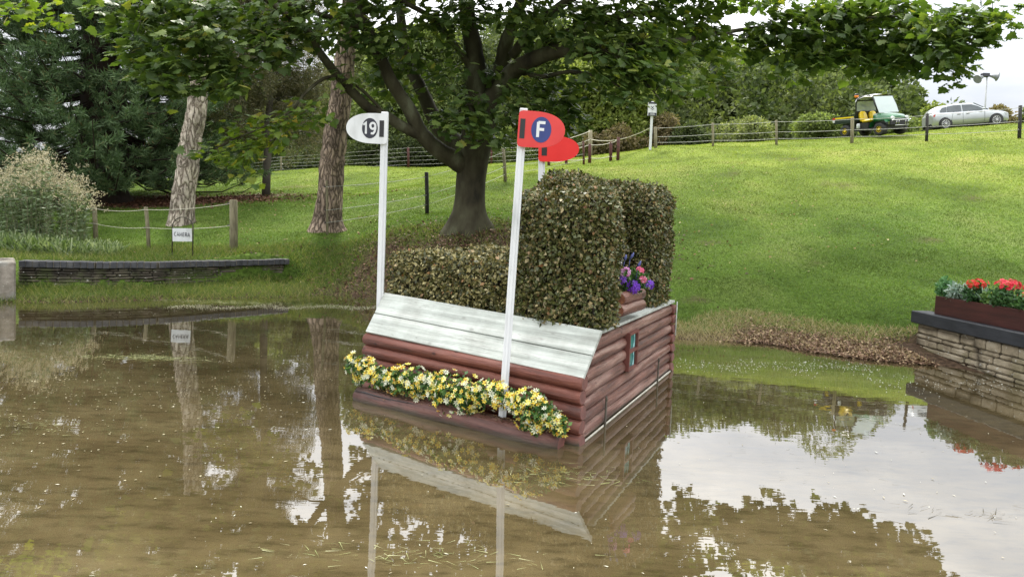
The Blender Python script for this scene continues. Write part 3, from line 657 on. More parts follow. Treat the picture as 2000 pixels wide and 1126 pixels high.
def onfront(px, py, off):
    o_ = P0+NF*off; d = ray(px, py); return CP+d*((o_-CP).dot(NF)/d.dot(NF))
def garland(name, label, path, nfl, off=.155, droops=()):
    root = empty(name, tuple(onfront(path[0][0], path[0][1], off)), label, 'flowers', 'yellow and white flower garlands on the jump')
    pc = []; 
    for (x0, y0, r0), (x1, y1, r1) in zip(path, path[1:]):
        k = max(2, int(abs(x1-x0)/7))
        for i in range(k):
            t = i/k; pc.append((x0+(x1-x0)*t, y0+(y1-y0)*t, r0+(r1-r0)*t))
    npc = len(pc); pc += [d_ for d_ in droops for _ in range(3)]
    cs = np.array([onfront(a, c, off) for a, c, r in pc]); rs = np.array([r for *_, r in pc])*4.9/1200
    def samp(n, lo_, hi_):
        i = rng.integers(0, len(cs), n); d_ = rdir(n, .25); d_ = unit(d_+NF*.55); rr = rs[i]*rng.uniform(lo_, hi_, n)
        lump = 1+.22*np.sin(i*.55)+.12*np.sin(i*1.7)
        return cs[i]+d_*(rr*lump)[:, None]*np.array([.85, .85, 1.0]), d_
    c, d_ = samp(int(nfl*11), .2, .90); scatter('leaves', c, unit(d_+rdir(len(c))*.9+np.array([0, 0, -.3])), unit(d_+rdir(len(c))), rng.uniform(.028, .05, len(c)), *DIAMOND, MT['garden_leaf'], root)
    c, d_ = samp(int(nfl*1.45), .8, 1.14); o = flower_mesh(c, unit(d_+rdir(len(c))*.35), rng.uniform(.022, .034, len(c)), 6, None, 'yellow_blossoms', MT['yellow_petal'], root); o['kind'] = 'stuff'
    hb = MB()
    for q, e in zip(c[::2], d_[::2]): hb.tube([q, q+e*.012], [.006, .003], 5)
    hb.build('blossom_hearts', MT['orange_heart'], root, False)['kind'] = 'stuff'
    c, d_ = samp(int(nfl*.62), .8, 1.15); o = flower_mesh(c, unit(d_+rdir(len(c))*.35), rng.uniform(.020, .034, len(c)), 7, None, 'white_blossoms', MT['white_petal'], root, .3, .30); o['kind'] = 'stuff'
    b = MB()
    for i in range(0, npc-1, 1): b.tube([cs[i]-NF*.03, cs[i+1]-NF*.03], .008, 5)
    b.build('stem', MT['bg_bark'], root)
    return root
garland('flower_garland', 'long bank of yellow and white flowers left of the F flag pole',
        [(688, 708, 22), (715, 722, 30), (745, 738, 33), (800, 745, 32), (850, 755, 36), (890, 770, 44), (925, 775, 40), (955, 770, 30), (975, 772, 24), (988, 776, 16)], 345, droops=[(868, 800, 13), (900, 806, 14), (922, 808, 13), (820, 782, 12), (775, 768, 12), (700, 742, 12), (740, 760, 11)])
garland('flower_garland', 'shorter bank of yellow and white flowers right of the F flag pole',
        [(1002, 780, 16), (1022, 790, 30), (1045, 796, 36), (1065, 806, 38), (1083, 818, 32), (1095, 828, 20), (1098, 836, 12)], 130, droops=[(1050, 838, 12), (1030, 830, 10), (1090, 838, 10)])
# purple and pink flowers in the nook
fp = P(1238, 548, 5.70)
root = empty('flower_arrangement', tuple(P(1238, 580, 5.7)), 'purple and pink flowers with blue lavender spikes, on the short logs by the hedge', 'flowers')
n = 420; c = fp+rdir(n, .1)*rng.uniform(.04, .14, n)[:, None]*np.array([1.05, .8, .85]); scatter('leaves', c, rdir(n, .1), rdir(n), .045, *DIAMOND, MT['garden_leaf'], root)
def fcl(px, py, n, r, sz, cols, nm, pet=5, Y=5.6):
    c0 = P(px, py, Y); d_ = rdir(n, .2); d_ = unit(d_+np.array([0, -.6, 0])); return flower_mesh(c0+d_*r, d_, rng.uniform(sz*.8, sz*1.2, n), pet, None, nm, leafmat(nm, cols, None, .2, (1, 1, 1)), root, .2, .42)
fcl(1237, 560, 26, .055, .030, [(.10, .02, .32), (.20, .05, .55)], 'purple_petals')
fcl(1216, 546, 8, .03, .028, [(.12, .03, .34), (.22, .06, .5)], 'purple_petals')
fcl(1268, 556, 10, .035, .028, [(.10, .02, .32), (.18, .05, .50)], 'purple_petals')
fcl(1222, 531, 20, .042, .022, [(.55, .12, .42), (.75, .5, .68)], 'pink_petals')
fcl(1250, 528, 9, .03, .024, [(.65, .03, .12), (.72, .2, .35)], 'rose_petals')
fcl(1256, 546, 8, .025, .024, [(.62, .05, .14), (.72, .3, .45)], 'rose_petals')
fcl(1209, 513, 8, .028, .022, [(.7, .66, .66), (.8, .78, .78)], 'white_petals')
b = MB()
for a, c_ in (((1206, 500), (1215, 493)), ((1220, 508), (1223, 500)), ((1231, 505), (1238, 496)), ((1246, 522), (1252, 512))):
    q0 = P(a[0]-4, a[1]+22, 5.62); q1 = P(*a, 5.62); q3 = P(c_[0], c_[1]-3, 5.62); b.tube([q0, q1], .003, 5); 
    b.tube([q1, (q1+q3)/2, q3], [.009, .013, .006], 7, jit=.35)
b.build('lavender_spikes', M('lavender', [(.04, .05, .16), (.10, .12, .30)], .8, 60), root)

# ------------------------------------------------------------------ retaining wall and pier on the left
def stone_mat(name, cols, moss, sc=1., bands=9):
    mt, n, l, p, o = base_mat(name)
    t = n.new('ShaderNodeTexCoord'); mm = n.new('ShaderNodeMapping'); mm.inputs['Scale'].default_value = (1.6*sc, 1.6*sc, bands); l.new(t.outputs['Object'], mm.inputs[0])
    dz = n.new('ShaderNodeTexNoise'); dz.inputs['Scale'].default_value = 1.5; l.new(mm.outputs[0], dz.inputs['Vector'])
    ad = n.new('ShaderNodeMix'); ad.data_type = 'RGBA'; ad.inputs[0].default_value = .15; l.new(mm.outputs[0], ad.inputs[6]); l.new(dz.outputs['Color'], ad.inputs[7])
    v = n.new('ShaderNodeTexVoronoi'); v.feature = 'DISTANCE_TO_EDGE'; v.inputs['Scale'].default_value = 1.; v.inputs['Randomness'].default_value = .8; l.new(ad.outputs[2], v.inputs['Vector'])
    z = noise(n, l, 5, 8, rough=.65); r = ramp(n, cols, [.3, .5, .7]); l.new(z.outputs[0], r.inputs[0])
    jr = ramp(n, [(.25, .23, .2), (1, 1, 1)], [.0, .09]); l.new(v.outputs[0], jr.inputs[0])
    mc = n.new('ShaderNodeMix'); mc.data_type = 'RGBA'; mc.blend_type = 'MULTIPLY'; mc.inputs[0].default_value = 1; l.new(r.outputs[0], mc.inputs[6]); l.new(jr.outputs[0], mc.inputs[7])
    z4 = noise(n, l, 2.1, 6); mr_ = ramp(n, [(0, 0, 0), (1, 1, 1)], [.5, .62]); l.new(z4.outputs[0], mr_.inputs[0])
    m3 = n.new('ShaderNodeMix'); m3.data_type = 'RGBA'; l.new(mr_.outputs[0], m3.inputs[0]); l.new(mc.outputs[2], m3.inputs[6]); m3.inputs[7].default_value = (*moss, 1)
    z5 = noise(n, l, 16, 3); lr = ramp(n, [(0, 0, 0), (1, 1, 1)], [.66, .70]); l.new(z5.outputs[0], lr.inputs[0])
    m4 = n.new('ShaderNodeMix'); m4.data_type = 'RGBA'; l.new(lr.outputs[0], m4.inputs[0]); l.new(m3.outputs[2], m4.inputs[6]); m4.inputs[7].default_value = (.42, .41, .36, 1)
    l.new(m4.outputs[2], p.inputs['Base Color']); p.inputs['Roughness'].default_value = .92
    cl = n.new('ShaderNodeMapRange'); cl.inputs['From Max'].default_value = .15; l.new(v.outputs[0], cl.inputs['Value'])
    am = n.new('ShaderNodeMath'); am.operation = 'ADD'; l.new(cl.outputs[0], am.inputs[0]); l.new(z.outputs[0], am.inputs[1]); bump(n, l, p, am.outputs[0], .9, .04)
    return mt
wl = empty('retaining_wall', tuple(WALL_L[2]), 'low dark stone retaining wall with black brick coping behind the left bank', 'wall')
k = len(WALL_L)
LWS = stone_mat('dark_wall_stone', [(.035, .031, .023), (.085, .070, .050), (.15, .125, .09)], (.06, .07, .025), 1., 2.); LWM = M('dark_mortar', [(.02, .017, .012), (.05, .042, .03)], .95, 12)
cp = MB(); mort = MB(); tot = 0; random.seed(3)
segd = [(WALL_L[i], WALL_L[i+1]) for i in range(k-1)]
for a, c in segd:
    ln = np.linalg.norm((c-a)[:2]); d_ = (c-a)/ln; nb_ = int(round(ln/.112)); st_ = ln/nb_; ang = math.atan2(d_[1], d_[0])
    for i in range(nb_):
        m_ = a+d_*(st_*(i+.5)); cp.box((m_[0], m_[1]+.12+random.uniform(-.006, .006), .535+random.uniform(-.004, .004)), (st_-.010, .235, .118), rotz(ang), 0, .008)
    mm_ = (a+c)/2; mort.box((mm_[0], mm_[1]+.125, .533), (ln, .21, .108), rotz(ang))
cp.build('brick_coping', M('black_brick', [(.014, .015, .018), (.035, .036, .042), (.07, .068, .066)], .55, 7, bstr=.4), wl)
mort.build('mortar', M('mortar', [(.10, .09, .07), (.20, .18, .14)], .9, 10), wl)
pe = G(31, 588); sdr = unit(np.array([[pe[0]-.25, pe[1], 0]]))[0]; tdr = np.array([-sdr[1], sdr[0], 0]); pc_ = pe+sdr*.45+tdr*.56; pb_ = MB()
random.seed(9); nx_, nz_ = 10, 7
pb_.box((pc_[0], pc_[1], .235), (1.12, .9, .84), rotz(math.atan2(-sdr[0], sdr[1])), 0, .025)
tag(pb_.build('stone_pier', stone_mat('pier_stone', [(.09, .08, .06), (.17, .15, .12), (.27, .24, .20)], (.24, .235, .21), .6, 1.2)), 'pale lichen-spotted stone pier at the left edge of the pond', 'pier')
# right wall, sleeper, planter
wr = empty('stone_wall', tuple(WALL_R0), 'rough brown stone wall at the right edge of the pond under a black sleeper', 'wall')
def RW(t, d, z): return WALL_R0+_d*t+_wn*d+Zv*(z-.62)
def rubble(name, P0_, dr, nr, length, z0, z1, hs_, ls_, mat, mortar, parent, seed, depth=.22, proud=.0):
    """courses of separate rough stones bedded on a dark mortar core"""
    rr = random.Random(seed); b = MB(); z = z0; an_ = rotz(math.atan2(dr[1], dr[0])); e_ = 0
    while z < z1-.015:
        h_ = min(rr.uniform(*hs_), z1-z); 
        if z1-z-h_ < .035: h_ = z1-z
        t = -rr.uniform(0, ls_[0])
        while t < length:
            w_ = rr.uniform(*ls_); a = max(t, 0); c_ = min(t+w_, length); e_ += 1
            if c_-a > .03:
                q = P0_+dr*((a+c_)/2)+nr*(depth/2+rr.uniform(-.014, .012)-proud); b.box((q[0], q[1], z+h_/2+rr.uniform(-.003, .003)), (c_-a-rr.uniform(.006, .016), depth, h_-rr.uniform(.006, .013)), an_ @ Matrix.Rotation(rr.uniform(-.025, .025), 3, 'Z') @ Matrix.Rotation(rr.uniform(-.03, .03), 3, 'Y'), 0, rr.uniform(.012, .026))
            t += w_
        z += h_
    b.build(name, mat, parent)
    b = MB(); q = P0_+dr*(length/2)+nr*(.03+depth/2); b.box((q[0], q[1], (z0+z1)/2-.004), (length-.02, depth-.02, z1-z0-.012), an_); b.build('mortar', mortar, parent)
for a_, c_ in segd:
    ln = float(np.linalg.norm((c_-a_)[:2])); d_ = np.array([*(c_-a_)[:2], 0])/ln; n_2 = np.array([-d_[1], d_[0], 0]); rubble('stone_face', a_+n_2*.035, d_, n_2, ln, -.12, .474, (.035, .085), (.12, .42), LWS, LWM, wl, int(ln*1000))
rubble('stone_face', RW(.06, .03, .62), _d, _wn, 9., -.28, .436, (.055, .125), (.14, .46), stone_mat('tan_wall_stone', [(.15, .12, .075), (.27, .225, .155), (.38, .33, .24)], (.17, .145, .08), .9, 2.), M('earth_mortar', [(.05, .04, .028), (.11, .09, .06)], .95, 12), wr, 5)
b = MB(); c = RW(4.5, .13, .53); b.box(c, (9.0, .30, .172), rotz(math.atan2(_d[1], _d[0])), 0, .012)
tag(b.build('sleeper', M('black_sleeper', [(.012, .014, .018), (.028, .031, .038)], .6, 4, 6, bstr=.5, bscale=10, mapscale=(1, 1, 3))), 'black timber sleeper lying along the top of the right stone wall', 'beam')
def onv(px, py, d):            # point on the vertical plane at depth d behind the wall face
    o_ = WALL_R0+_wn*d; r_ = ray(px, py); return CP+r_*((o_-CP).dot(_wn)/r_.dot(_wn))
pt0 = onv(1829, 572, .10); tl = (pt0-WALL_R0).dot(_d); plen = 2.6; ph = .255; pz0 = .618
pl = empty('planter_box', tuple(RW(tl+plen/2, .2, pz0)), 'dark maroon wooden planter box on the black sleeper', 'planter')
b = MB(); an = rotz(math.atan2(_d[1], _d[0])); zc = pz0+ph/2
b.box(RW(tl+plen/2, .10, zc), (plen, .022, ph), an, 0, .003); b.build('front_board', M('maroon_board', [(.030, .008, .007), (.062, .016, .013)], .5, 3, 6, mapscale=(1, 1, 6), bstr=.3), pl)
mm_ = M('maroon_board_b', [(.032, .009, .008), (.055, .015, .012)], .55, 3)
b = MB(); b.box(RW(tl+plen/2, .35, zc), (plen, .022, ph), an, 0, .003); b.build('back_board', mm_, pl)
for t in (tl+.011, tl+plen-.011):
    b = MB(); b.box(RW(t, .225, zc-.002), (.022, .227, ph-.004), an, 0, .003); b.build('end_board', mm_, pl)
b = MB(); b.box(RW(tl+plen/2, .225, pz0+ph-.045), (plen-.05, .225, .02), an); b.build('compost', MT['soil'], pl)
random.seed(21)
def plant(name, label, px, py, w_, h_, kind, cols, blossoms=None):
    base = onv(px, py, .2); base[2] = pz0+ph-.04
    root = empty(name, tuple(base), label, 'plant'); b = MB()
    n = 520 if kind == 'leafy' else 300
    if kind == 'spiky':
        t = rng.uniform(0, 2*math.pi, 34); vs_ = []; fs = []
        for i, a in enumerate(t):
            le = rng.uniform(.8, 1.15)*h_; lean = rng.uniform(.15, 1.1); prev = base.copy()
            pts_ = [base+np.array([math.cos(a)*lean*s_*le*.6, math.sin(a)*lean*s_*le*.4, le*(s_-lean*.45*s_*s_)]) for s_ in (0, .35, .7, 1)]
            b.tube(pts_, [.007, .008, .006, .001], 4)
        b.build('spikes', M(name+'_blades', [(.12, .2, .13), (.28, .38, .28)], .5, 20), root); return
    c = base+np.array([0, 0, h_*.5])+rdir(n)*(rng.random(n)[:, None]**.4)*np.array([w_/2, .12, h_*.5])
    for i in range(7): b.tube([base, base+np.array([rng.uniform(-w_, w_)*.2, rng.uniform(-.05, .05), h_*.6])], [.005, .002], 5)
    b.build('stems', MT['garden_leaf'], root)
    scatter('leaves', c, rdir(n, .5), rdir(n), rng.uniform(.035, .06, n), *DIAMOND, leafmat(name+'_leaf', cols, None, .2), root)
    if blossoms:
        bc, pcols, nb_, sz, dz = blossoms
        d_ = unit(rdir(nb_, .5)+np.array([0, -.5, 0])); cc = base+np.array([0, 0, h_*dz])+d_*np.array([w_*.42, .1, h_*.26])*rng.uniform(.75, 1.05, (nb_, 1))
        flower_mesh(cc, d_, rng.uniform(sz*.8, sz*1.2, nb_), 6, None, bc, leafmat(bc, pcols, None, .15, (1, 1, 1)), root, .25, .5)
plant('leafy_plant', 'bright green leafy plant at the left end of the maroon planter', 1846, 560, .20, .30, 'leafy', [(.04, .12, .04), (.14, .30, .12)])
plant('silver_plant', 'silvery grey foliage plant in the planter beside the bright green one', 1874, 560, .30, .25, 'leafy', [(.12, .19, .14), (.38, .46, .42)])
RC = [(.45, .01, .008), (.65, .03, .02)]
plant('red_flower_plant', 'scarlet flowered plant left of the spiky leaves in the planter', 1909, 560, .38, .27, 'leafy', [(.015, .05, .015), (.05, .12, .035)], ('red_blossoms', RC, 46, .026, .98))
plant('spiky_plant', 'pale green spiky leaved plant in the middle of the planter', 1925, 560, .2, .26, 'spiky', None)
plant('yellow_flower_plant', 'small yellow flowered plant between the two red flowered plants', 1938, 568, .22, .20, 'leafy', [(.05, .12, .03), (.15, .24, .06)], ('yellow_blossoms', [(.65, .6, .08), (.75, .72, .3)], 26, .018, .7))
plant('red_flower_plant', 'crimson flowered plant with a pale bloom near the right edge of the frame', 1966, 575, .44, .30, 'leafy', [(.02, .06, .02), (.08, .17, .05)], ('crimson_blossoms', [(.50, .008, .03), (.70, .03, .06)], 60, .028, 1.0))
plant('red_flower_plant', 'red flowered plant cut off by the right edge of the frame', 2006, 590, .3, .22, 'leafy', [(.02, .06, .02), (.1, .2, .06)], ('red_blossoms', RC, 14, .022, .9))

# ------------------------------------------------------------------ fences
def post(b, p, h, r, lean=(0, 0), n=9, mi=0):
    b.tube([(p[0], p[1], p[2]-.2), (p[0]+lean[0]*.5, p[1]+lean[1]*.5, p[2]+h*.5), (p[0]+lean[0], p[1]+lean[1], p[2]+h-.01), (p[0]+lean[0], p[1]+lean[1], p[2]+h)], [r, r, r, r*.85], n)
def fpost(px, yb, yt, Y): 
    a = P(px, yb, Y); t = P(px, yt, Y); g = tz(a[0], Y); a[2] = g; return a, t[2]-g
def sagline(b, a, c, r, sag=.03, n=6):
    a, c = np.array(a), np.array(c); b.tube([a+(c-a)*(i/n)-Zv*sag*4*(i/n)*(1-i/n) for i in range(n+1)], r, 5)
def fence(name, label, posts, heights, rope_mat, rr, cat='fence', sag=.03, insul=True, ends=(None, None)):
    """posts: (px base, y base, px top, y top, Y, radius, material)"""
    root = empty(name, (0, 0, 0), label, cat); tops = []
    base0 = None
    for (x0, y0, x1, y1, Y, r, mt) in posts:
        a = P(x0, y0, Y); g = tz(a[0], Y); a[2] = g; t = P(x1, y1, Y)
        if base0 is None: base0 = a; root.location = tuple(a)
        b = MB(); b.tube([(a[0], a[1], g-.25), tuple((a+t)/2), (t[0], t[1], t[2]-.012), tuple(t)], [r*1.05, r, r, r*.82], 10, jit=.03)
        po = b.build('post', mt, root); tops.append((a, t))
        if insul and Y < 24:
            for hf in heights:
                ib = MB(); q = a+(t-a)*hf; ib.tube([q+np.array([-r*1.2+.02, -.01, 0]), q+np.array([-r*1.2-.03, -.01, 0])], [.012, .018], 6)
                ib.build('insulator', MT['black'], po)
    for hf in heights:
        b = MB()
        for (a, t), (a2, t2) in zip(tops, tops[1:]):
            q0 = a+(t-a)*hf; q1 = a2+(t2-a2)*hf; q0[1] -= .05; q1[1] -= .05; sagline(b, q0, q1, rr, sag)
        for e, k_ in ((ends[0], 0), (ends[1], -1)):
            if e is not None:
                a, t = tops[k_]; q0 = a+(t-a)*hf; q1 = P(e[0], e[1], e[2]); g = tz(q1[0], q1[1]); q1[2] = g+(t[2]-a[2])*hf; q0[1] -= .05; sagline(b, q0, q1, rr, sag)
        b.build('rope' if rope_mat is MT['rope'] else 'wire', rope_mat, root)
    return root
gp, bp_, dp = MT['grey_post'], MT['brown_post'], MT['dark_post']
fence('rope_fence', 'wooden post and rope fence around the camera sign on the left bank',
      [(188, 480, 184, 402, 14.9, .052, gp), (292, 488, 285, 404, 14.5, .042, gp), (457, 488, 456, 390, 14.0, .085, gp)], [.5, .93], MT['rope'], .0065, sag=.05, ends=((60, 470, 15.2), (1, 1, 1) if False else None))
fence('wire_fence', 'dark timber posts with sagging wires climbing the slope beside the maple trunk',
      [(640, 443, 638, 352, 15.9, .03, gp), (835, 418, 833, 336, 17, .055, dp), (988, 355, 983, 290, 22, .06, gp), (1141, 317, 1139, 276, 28, .05, bp_)], [.22, .45, .88], MT['wire'], .006, sag=.04)
fence('paddock_fence', 'long grey post and wire fence along the crest of the lawn on the right',
      [(1281, 290, 1280, 248, 28.5, .07, gp), (1393, 287, 1392, 240, 29, .055, gp), (1517, 283, 1516, 235, 28.5, .055, gp), (1664, 280, 1665, 230, 27.5, .07, gp),
       (1810, 277, 1811, 222, 26.5, .06, dp), (1991, 270, 1993, 206, 25.5, .065, dp), (2180, 262, 2184, 196, 24.5, .065, dp)], [.25, .52, .93], MT['wire'], .010, sag=.03)
fence('far_wire_fence', 'distant five strand wire fence at the left end of the bright lawn',
      [(430, 352, 430, 318, 36, .05, gp), (549, 338, 549, 306, 36, .05, gp), (798, 328, 797, 288, 35, .07, bp_), (960, 318, 960, 280, 33, .05, bp_), (1090, 314, 1090, 275, 32, .05, bp_)], [.15, .35, .55, .76, .97], MT['wire'], .006, sag=.02)
fence('roped_enclosure', 'short group of red-brown posts joined by white rope on the lawn',
      [(1072, 322, 1072, 298, 28.8, .07, bp_), (1106, 319, 1107, 290, 29, .07, bp_), (1152, 317, 1152, 281, 28.6, .075, bp_), (1193, 312, 1193, 277, 28.5, .075, bp_), (1207, 312, 1208, 268, 28.2, .075, bp_)], [.25, .95], MT['rope'], .016, sag=.06)
gpst = MB(); a = P(1154, 300, 34); t = P(1153, 254, 34); gpst.tube([(a[0], a[1], tz(a[0], a[1])-.2), tuple(t)], .11, 9)
o = gpst.build('fence_post', gp); tag(o, 'thick pale grey post standing behind the red-brown posts', 'post')
rp = MB(); sagline(rp, P(1272, 249, 28.3), P(1153, 272, 33.8), .018, .30); sagline(rp, P(1153, 272, 33.8), P(1095, 284, 34), .018, .1); sagline(rp, P(1153, 256, 33.8), P(1060, 280, 33), .018, .1)
tag(rp.build('rope', MT['rope']), 'slack pale rope hung from the notice pole to the grey post', 'rope')
# ------------------------------------------------------------------ camera sign
sc_ = P(356, 458.5, 12.8); gz = tz(sc_[0], sc_[1])
cs_ = empty('camera_sign', (sc_[0], sc_[1], gz), 'small white sign reading CAMERA held in a thin wire hoop', 'sign')
b = MB(); b.box(sc_, (.405, .012, .275), Matrix.Rotation(-.03, 3, 'Y'), 0, .002); b.build('board', MT['white'], cs_)
stroke_text('CAMERA', .086, .0125, MT['number_black'], 'lettering', cs_, sc_+np.array([0, -.0075, .01]), np.array([.84, 0, -.01]), Zv, np.array([0, -1., 0]))
b = MB(); hp = [(sc_[0]-.215, sc_[1]+.015, gz-.15)]; rr = .205; zc = sc_[2]+.17
for k in range(13): t = math.pi*(1-k/12); hp.append((sc_[0]+.215*math.cos(t), sc_[1]+.015, zc+.2*math.sin(t)))
hp.append((sc_[0]+.215, sc_[1]+.015, gz-.15)); b.tube(hp, .012, 6); b.build('hoop', MT['metal'], cs_)
# notice on the pole
nb = P(1272, 291, 28); nt_ = P(1273, 200, 28); ng = empty('notice_sign', tuple(nb), 'white notice with crossed tools symbol and black bands on a white pole', 'sign')
b = MB(); b.box((nb+nt_)/2+np.array([0, .04, 0]), (.11, .05, nt_[2]-nb[2]+.1), None, 0, .01); b.build('pole', MT['white'], ng)
b = MB(); c = P(1274, 213, 27.95); b.box(c, (.40, .02, .62), None, 0, .005); b.build('board', MT['white'], ng)
b = MB(); b.box(c+np.array([.01, -.013, .27]), (.36, .006, .085)); b.build('black_band', MT['number_black'], ng); b = MB(); b.box(c+np.array([.01, -.013, -.24]), (.36, .006, .14)); b.build('black_band', MT['number_black'], ng)
b = MB()
for a in (.8, -.8): b.box(c+np.array([0, -.014, .06]), (.20, .006, .022), Matrix.Rotation(a, 3, 'Y'))
b.box(c+np.array([0, -.014, -.03]), (.05, .006, .03)); b.build('crossed_symbol', MT['number_black'], ng)
b = MB()
for z_, w_ in ((-.215, .2), (-.255, .24)): b.box(c+np.array([.01, -.018, z_]), (w_, .004, .018))
b.build('small_print', MT['white'], ng)
# loudspeaker pole
lb = P(1921, 262, 38); lt = P(1928, 147, 38); lp_ = empty('loudspeaker_pole', tuple(lb), 'tall thin grey pole carrying two grey horn loudspeakers behind the silver car', 'loudspeaker')
b = MB(); b.tube([(lb[0], lb[1], tz(lb[0], lb[1])-.3), tuple(lt)], [.05, .04], 9); b.build('pole', M('galvanised', [(.3, .31, .32), (.42, .43, .44)], .5), lp_)
hm = M('horn_grey', [(.14, .15, .16), (.22, .23, .24)], .5)
for s_ in (-1, 1):
    b = MB(); o_ = lt+np.array([s_*.16, 0, -.03]); tip = P(1948 if s_ > 0 else 1909, 150 if s_ > 0 else 155, 37.9)
    d_ = (tip-o_); b.tube([o_, o_+d_*.3, o_+d_*.6, o_+d_*.9, o_+d_], [.06, .09, .13, .20, .27], 12, cap=True); b.build('horn', hm, lp_)
b = MB(); b.box(lt+np.array([-.12, 0, .0]), (.42, .25, .22), None, 0, .02); b.build('driver_box', MT['number_black'], lp_)

# ------------------------------------------------------------------ vehicles
def vehicle_root(name, label, cat, px0, py0, Y0, px1, py1, Y1):
    """rear and front ground contact points -> a frame"""
    a, c = P(px0, py0, Y0), P(px1, py1, Y1); mid = (a+c)/2; fx = unit((c-a)[None])[0]
    o = empty(name, tuple(mid), label, cat); yl = np.cross(Zv, fx); yl /= np.linalg.norm(yl); q1, q2 = mid+yl*.6, mid-yl*.6; yl = yl+Zv*((tz(q1[0], q1[1])-tz(q2[0], q2[1]))/1.2); yl -= fx*yl.dot(fx); yl /= np.linalg.norm(yl); zz = np.cross(fx, yl)
    def F(x, y, z): return mid+fx*x+yl*y+zz*z
    return o, F, mid, fx, yl, zz
def fbox(b, F, x0, x1, y0, y1, z0, z1, mi=0, tx=0, ty=0):
    vs_ = []
    for x in (x0, x1):
        for y in (y0, y1):
            for z in (z0, z1):
                s_ = (z == z1); vs_.append(F(x+(tx if s_ and x == x0 else -tx if s_ else 0), y+(ty if s_ and y == y0 else -ty if s_ else 0), z))
    b.add(vs_, [(0, 1, 3, 2), (4, 6, 7, 5), (0, 4, 5, 1), (2, 3, 7, 6), (0, 2, 6, 4), (1, 5, 7, 3)], mi)
def wheel(F, x, y, r, w_, root, rimmat, side, spokes=5, rimr=.62):
    b = MB(); prof = [(-w_/2, r*.86), (-w_/2*.8, r*.98), (0, r), (w_/2*.8, r*.98), (w_/2, r*.86), (w_/2*.9, r*rimr)]
    n = 24; vs_ = []
    prof = [(-w_/2*.9, r*rimr)]+prof
    for dy, rr in prof:
        for j in range(n): t = 2*math.pi*j/n; vs_.append(F(x+rr*math.cos(t), y+dy, r+rr*math.sin(t)))
    b.add(vs_, [(i*n+j, i*n+(j+1) % n, (i+1)*n+(j+1) % n, (i+1)*n+j) for i in range(len(prof)-1) for j in range(n)], 0, True)
    wo = b.build('wheel', M('tyre', [(.018, .018, .019), (.035, .034, .033)], .8, 8), root)
    b = MB(); yo = y+side*w_*.30
    for k in range(spokes):
        t = 2*math.pi*k/spokes; dt = .9/spokes
        vs_ = [F(x+rr*math.cos(t+a*dt), yo+side*dy, r+rr*math.sin(t+a*dt)) for rr, a, dy in ((r*.12, -1.6, .03), (r*rimr*.95, -.95, .0), (r*rimr*.95, .95, .0), (r*.12, 1.6, .03))]
        b.add(vs_, [(0, 1, 2, 3)])
    ring = []
    for rr in (r*rimr, r*rimr*.88):
        for j in range(n): t = 2*math.pi*j/n; ring.append(F(x+rr*math.cos(t), yo+side*.02, r+rr*math.sin(t)))
    b.add(ring, [(j, (j+1) % n, n+(j+1) % n, n+j) for j in range(n)])
    b.tube([F(x, yo, r), F(x, yo+side*.05, r)], r*.16, 10); b.build('rim', rimmat, wo, False)
    b = MB(); b.tube([F(x, y+side*w_*.05, r), F(x, y+side*w_*.12, r)], r*rimr, 20); b.build('brake_disc', MT['black'], wo)
def loft(b, F, st, mi=0, cap=True, smooth=True):
    n = len(st[0][1]); vs_ = [F(x, y, z) for x, sec in st for y, z in sec]
    b0 = len(b.v); b.add(vs_, [(i*n+j, i*n+j+1, (i+1)*n+j+1, (i+1)*n+j) for i in range(len(st)-1) for j in range(n-1)], mi, smooth)
    if cap:
        for i in (0, len(st)-1): b.f.append(tuple(b0+i*n+j for j in range(n))); b.mi.append(mi); b.sm.append(False)
# --- silver hatchback
car, F, *_c = vehicle_root('parked_car', 'silver five door hatchback on the grass behind the paddock fence', 'car', 1836, 256.5, 35.5, 1927, 249.5, 35.0)
_F0 = F
def F(x, y, z): return _F0(x*.93, y, z)
silver = M('silver_paint', [(.36, .38, .39), (.42, .44, .45)], .30, 2, metal=.45, coat=.6)
glass_d = M('dark_glass', [(.03, .04, .045), (.06, .075, .08)], .06, 3, spec=.8)
def sec(hw, zb, zs, tumble=.04, bulge=.03):
    return [(-hw*.86, zb), (-hw*.98, zb+.05), (-hw-bulge*.3, zb+(zs-zb)*.45), (-hw, zb+(zs-zb)*.75), (-hw+tumble, zs-.02), (-hw*.80, zs+.015), (0, zs+.04), (hw*.80, zs+.015), (hw-tumble, zs-.02), (hw, zb+(zs-zb)*.75), (hw+bulge*.3, zb+(zs-zb)*.45), (hw*.98, zb+.05), (hw*.86, zb)]
wb = 1.33
b = MB()
loft(b, F, [(-1.97, sec(.62, .38, .82)), (-1.93, sec(.74, .27, .92)), (-1.8, sec(.83, .20, .96)), (-1.33, sec(.875, .20, .95)), (-.6, sec(.875, .19, .925)), (.3, sec(.87, .19, .90)), (1.0, sec(.87, .20, .90)), (1.33, sec(.865, .20, .86)), (1.75, sec(.83, .20, .78)), (2.02, sec(.72, .22, .70)), (2.13, sec(.55, .27, .60))])
body = b.build('body', silver, car)
def csec(hw, zs, zt, th): return [(-hw, zs), (-(hw+th+.04)/2, (zs+zt-.06)/2), (-th-.04, zt-.06), (-th, zt-.02), (0, zt+.02), (th, zt-.02), (th+.04, zt-.06), ((hw+th+.04)/2, (zs+zt-.06)/2), (hw, zs)]
